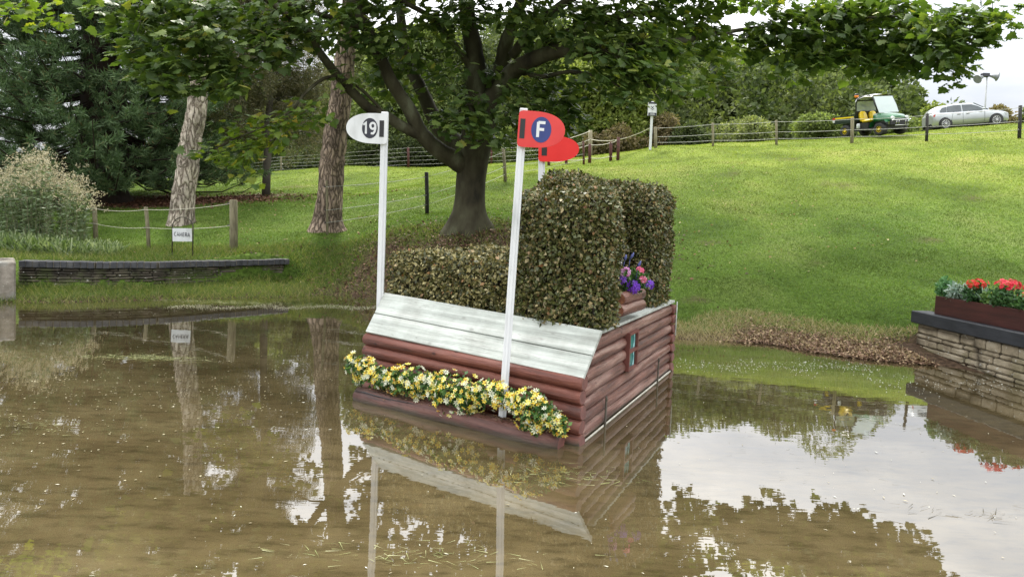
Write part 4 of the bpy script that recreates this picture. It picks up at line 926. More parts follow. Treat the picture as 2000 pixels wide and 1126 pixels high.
b = MB(); loft(b, F, [(-1.90, csec(.70, .88, .98, .60)), (-1.72, csec(.74, .90, 1.26, .58)), (-1.45, csec(.76, .90, 1.37, .58)), (-.9, csec(.78, .90, 1.42, .60)), (-.2, csec(.79, .89, 1.43, .60)), (.25, csec(.79, .89, 1.38, .59)), (.65, csec(.78, .88, 1.18, .60)), (1.08, csec(.75, .87, .93, .62))])
b.build('cabin', silver, car)
def sidepoly(pts, mat, nm, y=-.86, par=None, th=.01, fy=None):
    b = MB(); f_ = fy or (lambda x, z: y)
    b.prism(pts, 0, th, lambda x, z, d: F(x, f_(x, z)-d, z)); return b.build(nm, mat, par or car)
gy_ = lambda x, z: -(.795-(z-.90)*.325)+.0
def sidewin(pts, nm='side_window'): return sidepoly(pts, glass_d, nm, fy=gy_)
sidewin([(-1.52, .95), (-1.22, .95), (-1.20, 1.26), (-1.42, 1.22), (-1.55, 1.08)])
sidewin([(-1.18, .95), (-.42, .94), (-.42, 1.31), (-.8, 1.32), (-1.16, 1.27)])
sidewin([(-.36, .94), (.82, .93), (.45, 1.17), (.15, 1.29), (-.36, 1.31)])
b = MB(); b.add([F(.30, -.50, 1.385), F(.30, .50, 1.385), F(1.06, .60, .945), F(1.06, -.60, .945)], [(0, 1, 2, 3)]); b.v = b.v
ws = MB(); ws.prism([(0, 0), (1, 0), (1, 1), (0, 1)], .015, .03, lambda s_, t, d: F(.32+.74*t+d*.5, (-1+2*s_)*(.55+.09*t), 1.375-.445*t+d)); ws.build('windscreen', M('bright_glass', [(.35, .38, .4), (.45, .48, .5)], .05, 2), car)
for x in (-wb, wb):
    b = MB(); b.prism([(x+.365*math.cos(t*math.pi/12), .31+.365*math.sin(t*math.pi/12)) for t in range(24)], 0, .008, lambda a, c, d: F(a, -.872-d, max(c, .17))); b.build('wheel_arch', MT['black'], car)
rimw = M('alloy_rim', [(.5, .5, .51), (.62, .62, .63)], .35, 3, metal=.3)
for x in (-wb, wb):
    for s_ in (-1, 1): wheel(F, x, s_*.83, .315, .205, car, rimw, s_, 10, .70)
b = MB(); fbox(b, F, -1.95, 1.95, -.80, .80, .13, .22); b.build('underside', MT['black'], car)
sidepoly([(1.62, .60), (1.98, .54), (2.0, .62), (1.80, .69), (1.60, .70)], M('headlamp_glass', [(.25, .27, .3), (.5, .52, .55)], .1, 20), 'headlight', -.80)
hl = MB(); hl.prism([(.42, .55), (.70, .57), (.66, .66), (.45, .65)], 0, .03, lambda y, z, d: F(2.03+d-(y-.4)*.2, -y, z)); hl.prism([(-.42, .55), (-.70, .57), (-.66, .66), (-.45, .65)], 0, .03, lambda y, z, d: F(2.03+d-(-y-.4)*.2, -y, z)); hl.build('headlight', bpy.data.materials['headlamp_glass'], car)
b = MB()
for s_ in (-1, 1): b.prism([(s_*(.03), .52), (s_*.22, .53), (s_*.20, .63), (s_*.05, .63)], 0, .02, lambda y, z, d: F(2.125+d, y, z))
b.prism([(-.45, .28), (.45, .28), (.5, .38), (-.5, .38)], 0, .03, lambda y, z, d: F(2.08+d, y, z)); b.build('grille', MT['black'], car)
sidepoly([(-1.94, .74), (-1.78, .78), (-1.82, .90), (-1.92, .88)], M('tail_lamp', [(.4, .02, .02), (.55, .1, .08)], .2), 'tail_light', -.79)
mm2 = M('panel_gap', [(.06, .06, .065)], .7)
for x, lean in ((-.40, 0), (.72, .02), (-1.05, .12)):
    sidepoly([(x, .28), (x+.012, .28), (x+lean+.012, .88), (x+lean, .88)], mm2, 'panel_gap', -.874)
for x in (-.62, .40-.9+.35): sidepoly([(x-.09, .76), (x+.09, .76), (x+.09, .79), (x-.09, .79)], M('handle_grey', [(.2, .2, .21)], .4), 'door_handle', -.882, None, .02)
b = MB(); b.box(F(.66, -.93, .97), (.10, .16, .11), None, 0, .03); b.build('wing_mirror', silver, car)
# --- utility buggy
gat, F, *_g = vehicle_root('utility_vehicle', 'green and yellow open sided utility buggy with yellow seats beside the fence', 'utility vehicle', 1668, 268.5, 30.6, 1743, 264.5, 28.6)
_G0 = F
def F(x, y, z): return _G0(x*1.02, y, z+.03)
green = M('buggy_green', [(.01, .10, .03), (.016, .14, .045)], .3, 4, coat=.5)
dgreen = M('buggy_dark', [(.010, .022, .017), (.016, .03, .022)], .45, 4)
yel = M('buggy_yellow', [(.72, .50, .01), (.78, .58, .02)], .4, 4)
blk = M('buggy_black', [(.010, .010, .011), (.018, .018, .019)], .5, 4)
for x in (-.93, .93):
    for s_ in (-1, 1): wheel(F, x, s_*.60, .29, .26, gat, yel, s_, 9, .50)
b = MB(); fbox(b, F, -1.15, 1.2, -.5, .5, .28, .48); fbox(b, F, -.45, .75, -.66, .66, .26, .36); b.build('chassis', blk, gat)
b = MB()                                             # cargo bed
fbox(b, F, -1.55, -.38, -.70, .70, .66, .72); fbox(b, F, -1.55, -.38, -.72, -.68, .721, 1.02); fbox(b, F, -1.55, -.38, .68, .72, .721, 1.02); fbox(b, F, -1.58, -1.552, -.72, .72, .66, 1.04); fbox(b, F, -.40, -.36, -.679, .679, .721, 1.02)
fbox(b, F, -1.2, -.5, -.55, .55, .49, .655); bed = b.build('cargo_bed', dgreen, gat)
b = MB(); fbox(b, F, -1.53, -.42, -.727, -.7205, .90, .97); b.build('yellow_stripe', yel, bed)
b = MB(); fbox(b, F, -1.62, -1.50, -.75, -.729, .86, .97); b.build('tail_light', M('tail_red', [(.5, .02, .02)], .3), gat)
b = MB(); fbox(b, F, -1.62, -1.50, -.75, -.729, .74, .855); b.build('reflector', MT['white'], gat)
b = MB()
def hs(hw, zb, zt): return [(-hw, zb), (-hw, zt-.10), (-hw*.85, zt-.02), (0, zt+.02), (hw*.85, zt-.02), (hw, zt-.10), (hw, zb)]
loft(b, F, [(.52, hs(.60, .62, 1.04)), (.80, hs(.62, .66, 1.02)), (1.15, hs(.58, .68, .93)), (1.36, hs(.48, .66, .82))]); b.build('hood', green, gat)
for s_ in (-1, 1):
    vs_ = []; b = MB()
    for x, z in ((.45, .40), (.52, .62), (.66, .72), (1.2, .70), (1.3, .6)): vs_ += [F(x, s_*.46, z), F(x, s_*.74, z)]
    b.add(vs_, [(2*i, 2*i+1, 2*i+3, 2*i+2) for i in range(4)], 0, True); b.build('mudguard', green, gat)
b = MB(); fbox(b, F, 1.30, 1.40, -.52, .52, .46, .72, 0, .02, .03); b.build('front_panel', blk, gat)
for s_ in (-1, 1):
    b = MB(); b.tube([F(1.34, s_*.43, .76), F(1.43, s_*.43, .75)], [.085, .075], 10); b.build('headlight', M('buggy_lamp', [(.55, .58, .6), (.7, .72, .75)], .15), gat)
b = MB(); b.tube([F(1.40, -.52, .68), F(1.52, -.50, .66), F(1.52, .50, .66), F(1.40, .52, .68)], .022, 6)
for y in (-.34, -.2, .2, .34): b.tube([F(1.52, y, .66), F(1.48, y, .42)], .016, 6)
b.tube([F(1.49, -.4, .42), F(1.49, .4, .42)], .018, 6); b.build('bumper_bar', MT['chrome'], gat)
for s_ in (-.30, .30):                                # seats
    b = MB(); vs_ = []
    def ring(x, z, w_, d): return [F(x+dx, s_+dy*w_, z+dz) for dx, dy, dz in ((-d/2, -1, -.03), (d/2, -1, -.03), (d/2, -.8, .05), (d/2, .8, .05), (d/2, 1, -.03), (-d/2, 1, -.03))]
    b.box(F(.06, s_, .70), (.50, .46, .12), Matrix.Rotation(math.atan2((F(1, 0, 0)-F(0, 0, 0))[1], (F(1, 0, 0)-F(0, 0, 0))[0]), 3, 'Z'), 0, .05)
    st_ = [(.70, .20), (.85, .24), (1.0, .23), (1.12, .19), (1.18, .10)]; vs_ = []
    for z, hw in st_:
        bx = -.20-(z-.7)*.28; vs_ += [F(bx-.05, s_-hw, z), F(bx+.05, s_-hw*.85, z), F(bx+.04, s_+hw*.85, z), F(bx-.05, s_+hw, z)]
    b.add(vs_, [(4*i+j, 4*i+(j+1) % 4, 4*i+4+(j+1) % 4, 4*i+4+j) for i in range(4) for j in range(4)]+[(0, 1, 2, 3), (16, 17, 18, 19)], 0, True); b.build('seat', yel, gat)
b = MB(); fbox(b, F, -.25, .30, -.62, .62, .37, .63); b.build('seat_base', blk, gat)
b = MB()
for s_ in (-1, 1):
    b.tube([F(-.36, s_*.66, .45), F(-.36, s_*.66, 1.55), F(-.30, s_*.63, 1.76), F(-.10, s_*.60, 1.86), F(.30, s_*.60, 1.87), F(.46, s_*.60, 1.78), F(.80, s_*.62, 1.05)], .032, 8)
b.tube([F(-.36, -.66, 1.18), F(-.36, .66, 1.18)], .028, 6); b.tube([F(-.34, -.64, 1.68), F(-.34, .64, 1.68)], .028, 6); b.build('roll_frame', blk, gat)
b = MB(); loft(b, F, [(-.42, [(-.66, 1.60), (-.62, 1.74), (0, 1.80), (.62, 1.74), (.66, 1.60)]), (-.30, [(-.66, 1.74), (-.60, 1.84), (0, 1.90), (.60, 1.84), (.66, 1.74)]), (.1, [(-.66, 1.84), (-.6, 1.90), (0, 1.95), (.6, 1.90), (.66, 1.84)]), (.46, [(-.64, 1.80), (-.58, 1.86), (0, 1.90), (.58, 1.86), (.64, 1.80)])], cap=False)
b.build('roof', M('roof_grey', [(.30, .31, .32), (.42, .43, .44)], .35, 3), gat)
b = MB(); fbox(b, F, -.40, -.37, -.62, .62, .66, 1.17); b.build('rear_panel', blk, gat)
gl, n_, l_, p_, o_ = base_mat('clear_glass'); p_.inputs['Base Color'].default_value = (.75, .85, .82, 1); p_.inputs['Roughness'].default_value = .03; p_.inputs['Alpha'].default_value = .38
b = MB(); b.add([F(-.37, -.6, 1.20), F(-.37, .6, 1.20), F(-.37, .6, 1.66), F(-.37, -.6, 1.66)], [(0, 1, 2, 3)]); b.build('rear_window', gl, gat)
wsg, n_, l_, p_, o_ = base_mat('windscreen_glass'); p_.inputs['Base Color'].default_value = (.62, .70, .70, 1); p_.inputs['Roughness'].default_value = .04; p_.inputs['Alpha'].default_value = .72
b = MB(); b.add([F(.83, -.60, 1.04), F(.83, .60, 1.04), F(.68, .60, 1.40), F(.49, .57, 1.80), F(.49, -.57, 1.80), F(.68, -.60, 1.40)], [(0, 1, 2, 5), (5, 2, 3, 4)]); b.build('windscreen', wsg, gat)
b = MB(); b.tube([F(.62, .30, .98), F(.42, .30, 1.06)], .02, 6)
for k in range(14):
    t0, t1 = 2*math.pi*k/14, 2*math.pi*(k+1)/14; b.tube([F(.42+.08*math.sin(t0), .30+.17*math.cos(t0), 1.06+.14*math.sin(t0)), F(.42+.08*math.sin(t1), .30+.17*math.cos(t1), 1.06+.14*math.sin(t1))], .014, 5)
b.build('steering_wheel', blk, gat)
b = MB(); b.tube([F(-.44, -.56, 1.70), F(-.44, -.56, 1.84)], .03, 8); b.tube([F(-.44, -.56, 1.96), F(-.44, -.56, 1.99), F(-.44, -.56, 2.03)], [.10, .10, .05], 10); bc = b.build('beacon_mount', blk, gat)
b = MB(); b.tube([F(-.44, -.56, 1.84), F(-.44, -.56, 1.955)], .085, 12); b.build('beacon_lamp', M('amber_lens', [(.85, .25, .02)], .2), gat)
b = MB(); b.tube([F(-.20, -.67, .38), F(-.20, -.67, .40), F(-.20, -.67, .58), F(-.20, -.67, .62)], [.06, .08, .08, .04], 10); b.build('white_can', MT['white'], gat)
# ------------------------------------------------------------------ trees
def limb(b, pts, rads, n=10, sub=4, wob=.02, mi=0):
    pts = [np.array(p, float) for p in pts]; P_, R_ = [], []
    for i in range(len(pts)-1):
        p0 = pts[max(i-1, 0)]; p1 = pts[i]; p2 = pts[i+1]; p3 = pts[min(i+2, len(pts)-1)]
        for k in range(sub):
            t = k/sub; q = .5*((2*p1)+(-p0+p2)*t+(2*p0-5*p1+4*p2-p3)*t*t+(-p0+3*p1-3*p2+p3)*t**3)
            P_.append(q+rng.normal(size=3)*wob*rads[i]); R_.append(rads[i]*(1-t)+rads[i+1]*t)
    P_.append(pts[-1]); R_.append(rads[-1]); b.tube(P_, R_, n, mi, True, True, .03); return P_
def flared(b, path, rads, fl, fh, lobes, gz_, seed=1, n=40, nr_=34):
    """tapered trunk whose base spreads into soft root buttresses"""
    rg = np.random.default_rng(seed); path = [np.array(p, float) for p in path]; zs = np.array([p[2] for p in path]); o_ = np.argsort(zs); zs = zs[o_]
    xs = np.array([path[i][0] for i in o_]); ys = np.array([path[i][1] for i in o_]); rs = np.array(rads)[o_]; ph = rg.uniform(0, 6.28, lobes); am = rg.uniform(.5, 1.2, lobes)
    z0, z1 = gz_-.25, zs[-1]; vs_ = []
    for i in range(nr_+1):
        t = (i/nr_)**1.6; z = z0+(z1-z0)*t; cx, cy, r = np.interp(z, zs, xs), np.interp(z, zs, ys), np.interp(z, zs, rs); f = math.exp(-max(0, z-gz_)/(fh*.42))
        for j in range(n):
            a = 2*math.pi*j/n; lob = sum(am[k]*math.exp(-((math.remainder(a-2*math.pi*k/lobes-ph[k]*.12, 2*math.pi))/.30)**2) for k in range(lobes))
            rr = r*(1+.03*math.sin(a*3+z*2)+.02*math.sin(a*5-z*3))+fl*(.38+.62*lob)*f**1.3*.8; X_, Y_ = cx+rr*math.cos(a), cy+rr*math.sin(a); vs_.append((X_, Y_, z+((tz(X_, Y_)-gz_)*math.exp(-max(0, z-gz_)/.35) if z < gz_+1.2 else 0)))
    b.add(vs_, [(i*n+j, i*n+(j+1) % n, (i+1)*n+(j+1) % n, (i+1)*n+j) for i in range(nr_) for j in range(n)], 0, True)
MY = 14.5
mroot = P(915, 444, MY); mroot[2] = tz(mroot[0], mroot[1])
maple = empty('maple_tree', tuple(mroot), 'large spreading maple with dark smooth trunk and overhanging leafy branches', 'tree')
b = MB(); prm = []
tp = [(913, 452, 0, .92), (914, 440, 0, .64), (916, 418, 0, .50), (918, 395, 0, .44), (921, 350, 0, .42), (926, 300, 0, .45), (934, 250, 0, .44), (943, 215, 0, .46), (948, 190, 0, .44)]
flared(b, [P(a, c, MY) for a, c, _, _ in tp], [.34, .34, .34, .34, .345, .37, .39, .40, .40], .40, .70, 7, mroot[2])
b.build('trunk', MT['maple_bark'], maple)
LB = MB(); nodes = []
def YS(px): return float(np.interp(px, [1280, 1450, 1700, 1880, 1960], [0, 4.6, 4.0, 1.3, 1.0]))
def L_(path, n=10):
    path = [(a, c, Y+YS(a), r) for a, c, Y, r in path]
    pp = [P(a, c, Y) for a, c, Y, r in path]; q = limb(LB, pp, [r for *_, r in path], n, 4); nodes.extend([np.array(x) for x in q]); return q
L_([(915, 330, 14.5, .24), (888, 312, 14.3, .22), (858, 294, 14.1, .19), (824, 262, 13.9, .17), (799, 213, 13.7, .155), (764, 158, 13.4, .14), (735, 95, 13.2, .125), (700, 20, 13.0, .11), (660, -90, 12.8, .08), (600, -220, 12.4, .04)])
L_([(915, 300, 14.6, .22), (884, 273, 14.8, .20), (858, 250, 15, .20), (836, 205, 15.2, .175), (814, 158, 15.3, .155), (792, 115, 15.4, .14), (785, 50, 15.5, .12), (770, -60, 15.7, .09), (740, -220, 16, .05)])
L_([(826, 266, 13.9, .13), (790, 250, 13.7, .12), (752, 226, 13.5, .11), (722, 212, 13.3, .105), (688, 180, 13.0, .10), (656, 143, 12.7, .09), (624, 102, 12.3, .08), (600, 60, 12.0, .06), (520, 0, 11.5, .045), (430, -60, 11, .025)])
L_([(760, 232, 13.5, .035), (700, 170, 13.1, .035), (645, 150, 12.6, .035), (600, 178, 12.2, .03), (570, 215, 11.9, .025), (520, 245, 11.6, .02), (450, 275, 11.3, .015), (405, 300, 11.1, .008)], 7)
L_([(938, 240, 14.5, .30), (932, 170, 14.4, .27), (928, 120, 14.4, .24), (918, 60, 14.4, .20), (911, 0, 14.5, .17), (900, -120, 14.5, .13), (890, -320, 14.6, .06)])
L_([(1010, 140, 13.8, .06), (1060, 150, 13.2, .05), (1110, 140, 12.8, .04), (1170, 150, 12.3, .03), (1220, 175, 11.9, .015)], 7)
L_([(950, 215, 14.5, .26), (978, 140, 14.5, .20), (988, 85, 14.4, .17), (1005, 40, 14.2, .14), (1030, -40, 14, .12), (1070, -200, 13.8, .06)])
L_([(955, 220, 14.3, .30), (972, 180, 14.1, .24), (1003, 140, 13.7, .20), (1041, 117, 13.2, .17), (1092, 100, 12.8, .14), (1156, 98, 12.5, .11), (1250, 92, 12.3, .09), (1340, 78, 12.2, .07), (1450, 58, 12.2, .05), (1600, 40, 12.2, .035), (1800, 30, 12.3, .02)])
L_([(990, 150, 13.9, .15), (1050, 100, 13.6, .13), (1100, 70, 13.2, .11), (1160, 48, 12.9, .09), (1250, 25, 12.6, .07), (1330, 45, 12.4, .04), (1440, 70, 12.4, .025)], 8)
L_([(1000, 110, 14, .12), (1060, 40, 13.5, .10), (1150, -20, 13, .085), (1300, -60, 12.5, .07), (1500, -90, 12.2, .055), (1700, -90, 12.2, .04), (1880, -60, 12.2, .02)], 8)
L_([(925, 140, 14.4, .08), (890, 90, 14, .07), (850, 40, 13.5, .06), (780, 0, 13, .05), (700, -40, 12.5, .035)], 7)
L_([(720, 60, 13.2, .06), (600, 20, 12.2, .05), (480, -20, 11.5, .04), (330, -40, 11, .03), (200, -20, 10.8, .02), (60, -10, 10.6, .01)], 7)
L_([(982, 150, 14.4, .04), (1030, 180, 13.8, .03), (1080, 200, 13.3, .02), (1110, 215, 13, .01)], 6)
L_([(935, 230, 14.2, .035), (920, 205, 13.6, .03), (900, 215, 13.2, .02), (880, 240, 13, .01)], 6)
L_([(1180, 95, 12.4, .03), (1220, 120, 12.0, .025), (1260, 160, 11.7, .02), (1290, 195, 11.5, .01)], 6)
LB.build('limbs', MT['maple_bark'], maple)
nodes = np.array(nodes)
# leaf sprays: (px, py, Y, rx px, ry px, depth m, count)
SP = [(60, 12, 10.6, 75, 18, .8, 120), (110, 34, 10.6, 30, 14, .4, 40), (290, 20, 11, 90, 40, 1.2, 320), (330, 90, 11.2, 95, 55, 1.4, 640), (400, 150, 11.2, 70, 38, 1.1, 360), (350, 40, 11.6, 120, 40, 1.4, 420),
      (450, 60, 11.6, 80, 70, 1.4, 560), (300, 140, 11.0, 50, 30, .8, 160), (330, 180, 10.9, 22, 16, .4, 40), (540, 50, 12, 70, 50, 1.4, 420), (545, 112, 11.9, 28, 22, .6, 90), (620, 35, 12.3, 70, 45, 1.4, 380), (590, 95, 12.2, 26, 18, .5, 50),
      (560, 225, 11.9, 62, 26, .7, 190), (500, 262, 11.6, 58, 36, .8, 240), (440, 292, 11.3, 40, 18, .6, 80), (470, 322, 11.4, 32, 22, .5, 80), (605, 215, 12.1, 26, 22, .5, 70), (467, 348, 11.4, 10, 7, .2, 9),
      (700, 45, 13, 70, 48, 1.4, 380), (770, 30, 13.4, 90, 40, 1.5, 420), (740, 90, 13.4, 60, 30, 1.2, 180), (690, 150, 12.8, 30, 16, .6, 50), (775, 165, 14.6, 45, 28, .9, 140), (850, 110, 14, 60, 40, 1.3, 220), (730, 195, 14.6, 26, 20, .6, 50), (760, 140, 14, 40, 22, .8, 70),
      (860, 35, 13.6, 60, 30, 1.2, 210), (985, 20, 13.4, 90, 24, 1.3, 260), (880, 160, 13.6, 38, 22, .8, 70), (930, 205, 13.3, 55, 22, .7, 150), (905, 235, 13.2, 48, 24, .7, 150), (965, 245, 13.3, 48, 22, .7, 120), (985, 268, 13.2, 26, 14, .4, 35), (905, 268, 13.1, 28, 14, .5, 40),
      (1060, 190, 13.2, 55, 42, .9, 330), (1100, 225, 13.1, 32, 36, .7, 190), (1040, 240, 13.3, 40, 22, .7, 120), (1020, 150, 13.6, 50, 30, .9, 140), (1120, 165, 13, 30, 30, .7, 100),
      (1090, 50, 12.8, 90, 45, 1.5, 560), (1180, 60, 12.5, 90, 55, 1.6, 680), (1250, 105, 12.2, 75, 45, 1.3, 460), (1230, 160, 11.8, 55, 34, .9, 250), (1290, 150, 11.6, 48, 34, .8, 220), (1250, 200, 11.6, 34, 18, .5, 80), (1190, 120, 12, 50, 26, .8, 130), (1290, 190, 11.5, 36, 16, .5, 60),
      (1320, 60, 12.2, 80, 40, 1.2, 420), (1370, 95, 12.1, 55, 34, 1, 240), (1390, 138, 12, 36, 16, .6, 70), (1300, 25, 12.4, 90, 30, 1.4, 360), (1440, 92, 12.2, 40, 20, .7, 70), (1470, 80, 12, 40, 30, .8, 120),
      (1540, 50, 12, 70, 40, 1.1, 360), (1520, 110, 11.9, 36, 26, .7, 100), (1555, 135, 11.8, 24, 30, .5, 70), (1610, 50, 12, 80, 50, 1.2, 520), (1640, 108, 11.9, 55, 24, .8, 170), (1700, 45, 12, 90, 50, 1.3, 620), (1720, 105, 11.9, 60, 32, .9, 280), (1750, 140, 11.8, 30, 18, .5, 60),
      (1790, 45, 12, 80, 48, 1.2, 520), (1800, 108, 11.9, 50, 28, .8, 200), (1860, 60, 11.9, 60, 50, 1., 340), (1845, 122, 11.8, 40, 22, .6, 100), (1880, 160, 11.8, 16, 14, .3, 24), (1700, 138, 11.8, 30, 14, .4, 60), (1840, 148, 11.8, 24, 12, .4, 40), (1565, 160, 11.8, 12, 14, .3, 24), (1240, 215, 11.5, 16, 12, .3, 24), (1385, 158, 11.9, 20, 12, .4, 30), (1915, 45, 11.9, 45, 36, .8, 150), (1940, 18, 11.9, 28, 18, .5, 50), (1890, 92, 11.8, 26, 14, .5, 30), (1560, 8, 12.3, 120, 18, 1, 160), (1430, 12, 12.3, 60, 14, .8, 60)]
cen = []
for px, py, Y, rx, ry, dp_, cnt in SP:
    k = int(cnt*(.55 if 640 < px < 890 else .66 if 890 <= px < 1420 else .72)); nsp = max(1, k//9)
    for _ in range(nsp):
        a = rng.uniform(0, 2*math.pi); r = math.sqrt(rng.random())**.8
        qx, qy = px+rx*r*math.cos(a), py+ry*r*math.sin(a)
        if 1246 < qx < 1302 and qy > 168: continue
        if 1895 < qx and qy > 95: continue
        c = P(qx, qy, Y+YS(qx)+rng.uniform(-.5, .5)*dp_); cen.append((c, 9))
# crown above the frame (seen only mirrored in the water, and from elsewhere)
vis = len(cen)
for _ in range(2200):
    d_ = rdir(1)[0]; r = rng.random()**.33
    c = np.array([mroot[0]+.8, 14.2, 8.6])+d_*r*np.array([6.3, 4.2, 4.4])
    px_, py_ = 1000+FPX*(c-CP).dot(RT)/(c-CP).dot(FW), PY0-FPX*(c-CP).dot(UP)/(c-CP).dot(FW)
    if py_ > -25: continue
    cen.append((c, 9))
for _ in range(520):                                  # right arm of the crown
    c = np.array([rng.uniform(2, 10.2), 0, 0]); c[1] = (14.3+YS(1000+85*c[0])*.6)+rng.uniform(-2, 2); c[2] = 6.2+rng.uniform(-.2, 2.6)*(1-(c[0]-2)/12)
    px_, py_ = 1000+FPX*(c-CP).dot(RT)/(c-CP).dot(FW), PY0-FPX*(c-CP).dot(UP)/(c-CP).dot(FW)
    if py_ > -12: continue
    cen.append((c, 9))
C_ = np.array([c for c, _ in cen])
TW = MB()
vc = C_[:vis]; dmin = np.array([np.linalg.norm(nodes-c, axis=1).min() for c in vc]); order = np.argsort(dmin); con = [x for x in nodes]; cr_ = [1]*len(con)
con = np.array(con+[np.zeros(3)]*vis); nc = len(nodes)
for i in order:                                       # every spray hangs from the nearest limb or earlier twig
    c = vc[i]; dd = np.linalg.norm(con[:nc]-c, axis=1); j = int(dd.argmin()); q = con[j]
    if dd[j] < 1.5:
        r0 = .012 if j < len(nodes) else .007; TW.tube([q, (q+c)/2+rng.normal(size=3)*.05*dd[j]+np.array([0, 0, .06*dd[j]]), c], [r0, r0*.8, .004], 4, cap=False)
    con[nc] = c; nc += 1
TW.build('twigs', MT['maple_bark'], maple)['kind'] = 'stuff'
idx = np.repeat(np.arange(len(C_)), 9); n = len(idx)
ctrm = np.array([mroot[0], 14.3, 5.])
outd = unit((C_[idx]-ctrm)*np.array([1, 1, .2]))
off = rng.normal(size=(n, 3))*np.array([.17, .17, .07])
pos = C_[idx]+off
tip = unit(unit(off*np.array([1, 1, .3]))*1.0+outd*.5+np.array([0, 0, -.55])+rng.normal(size=(n, 3))*.3)
nr = unit(np.array([0, 0, 1.])+outd*.35+rng.normal(size=(n, 3))*.42)
MT['maple_leaf'] = leafmat('maple_leaf', [(.036, .066, .017), (.066, .108, .028), (.105, .155, .040), (.165, .215, .055), (.31, .30, .06)], [0, .35, .75, .97, 1], .30, (1.6, 1.75, .55), .42, .35)
MT['maple_leaf_backlit'] = leafmat('maple_leaf_painted_backlight', [(.060, .110, .020), (.120, .190, .030), (.22, .27, .04), (.42, .32, .06)], [0, .55, .95, 1], .40, (1.6, 1.6, .5), .4)  # brighter leaf copy: backlight on the hanging branches painted into the colour
scr = pos-CP; PXs = 1000+FPX*(scr@RT)/(scr@FW); PYs = PY0-FPX*(scr@UP)/(scr@FW)
hang = (PXs > 390) & (PXs < 650) & (PYs > 185) & (PYs < 380) & (pos[:, 1] < 13)
hang |= (PXs < 150) & (PYs < 60)
sz = rng.uniform(.13, .215, n)*np.clip(pos[:, 1]/12.2, 1, 1.32)
me_o = scatter('leaves', pos[~hang], tip[~hang], nr[~hang], sz[~hang], *MAPLE, MT['maple_leaf'], maple)
scatter('leaves', pos[hang], tip[hang], nr[hang], sz[hang]*.82, *MAPLE, MT['maple_leaf_backlit'], maple)['label'] = 'leaves on the low hanging branches with backlight painted in as paler yellow-green'

# pines
def pine(name, label, path, mat, seed, top):
    rg = np.random.default_rng(seed); pts = [P(a, c, Y) for a, c, Y, r in path]; pts[0][2] = min(pts[0][2], tz(pts[0][0], pts[0][1])-.1)
    root = empty(name, tuple(pts[0]), label, 'tree'); b = MB()
    last = pts[-1]; rads = [r*.94 for *_, r in path]
    pts.append(np.array([last[0]+top[0]*.5, last[1]+.1, top[2]*.6+last[2]*.4])); rads.append(rads[-1]*.8); pts.append(np.array([last[0]+top[0], last[1]+.2, top[2]])); rads.append(.08)
    limb(b, pts, rads, 22, 6, .03); 
    flared(b, pts[:3], [r*1.02 for r in rads[:3]], (.09 if seed == 31 else .15), .45, 6, tz(pts[0][0], pts[0][1]), seed)
    b.build('trunk', mat, root)
    b = MB(); cl = []
    for k in range(26):
        z = rg.uniform(top[2]*.45, top[2]); a = rg.uniform(0, 6.28); ln = rg.uniform(1., 2.6)*(1.15-z/top[2]*.5); f = (z-last[2])/(top[2]-last[2]); c = last+(pts[-1]-last)*max(0, min(1, f)); c = np.array([c[0], c[1], z])
        e = c+np.array([math.cos(a)*ln, math.sin(a)*ln, rg.uniform(-.5, .5)]); limb(b, [c, (c+e)/2+np.array([0, 0, .2]), e], [.05, .035, .012], 5, 3); 
        for t in np.linspace(.5, 1, 4): cl.append(c+(e-c)*t)
    b.build('branches', mat, root)
    cl = np.array(cl); n = len(cl)*90; i = rg.integers(0, len(cl), n); d_ = unit(rg.normal(size=(n, 3))+np.array([0, 0, .3]))
    scatter('needles', cl[i]+rg.normal(size=(n, 3))*np.array([.35, .35, .16]), d_, rg.normal(size=(n, 3)), rg.uniform(.14, .26, n), [(0, .06, 0), (0, -.06, 0), (1, 0, 0)], [(0, 1, 2)], leafmat(name+'_needle', [(.02, .05, .02), (.06, .10, .04)], None, .1), root)
    return root
pine('pine_tree', 'pale grey barked pine trunk leaning right, behind the camera sign', [(354, 442, 17.5, .36), (357, 410, 17.5, .335), (359, 380, 17.5, .32), (366, 330, 17.5, .31), (372, 280, 17.5, .30), (377, 250, 17.5, .285), (385, 215, 17.5, .275), (387, 160, 17.5, .26), (389, 90, 17.5, .25), (395, 0, 17.5, .24)], MT['pine_bark'], 31, (.4, 0, 15.5))
pine('pine_tree', 'reddish brown pine trunk standing just left of the number 19 flag', [(637, 448, 16.5, .44), (640, 425, 16.5, .385), (644, 390, 16.5, .355), (648, 330, 16.5, .345), (654, 270, 16.5, .325), (664, 200, 16.5, .30), (672, 130, 16.5, .28), (680, 60, 16.5, .26), (688, -20, 16.5, .24)], MT['pine_bark2'], 32, (.5, 0, 16))
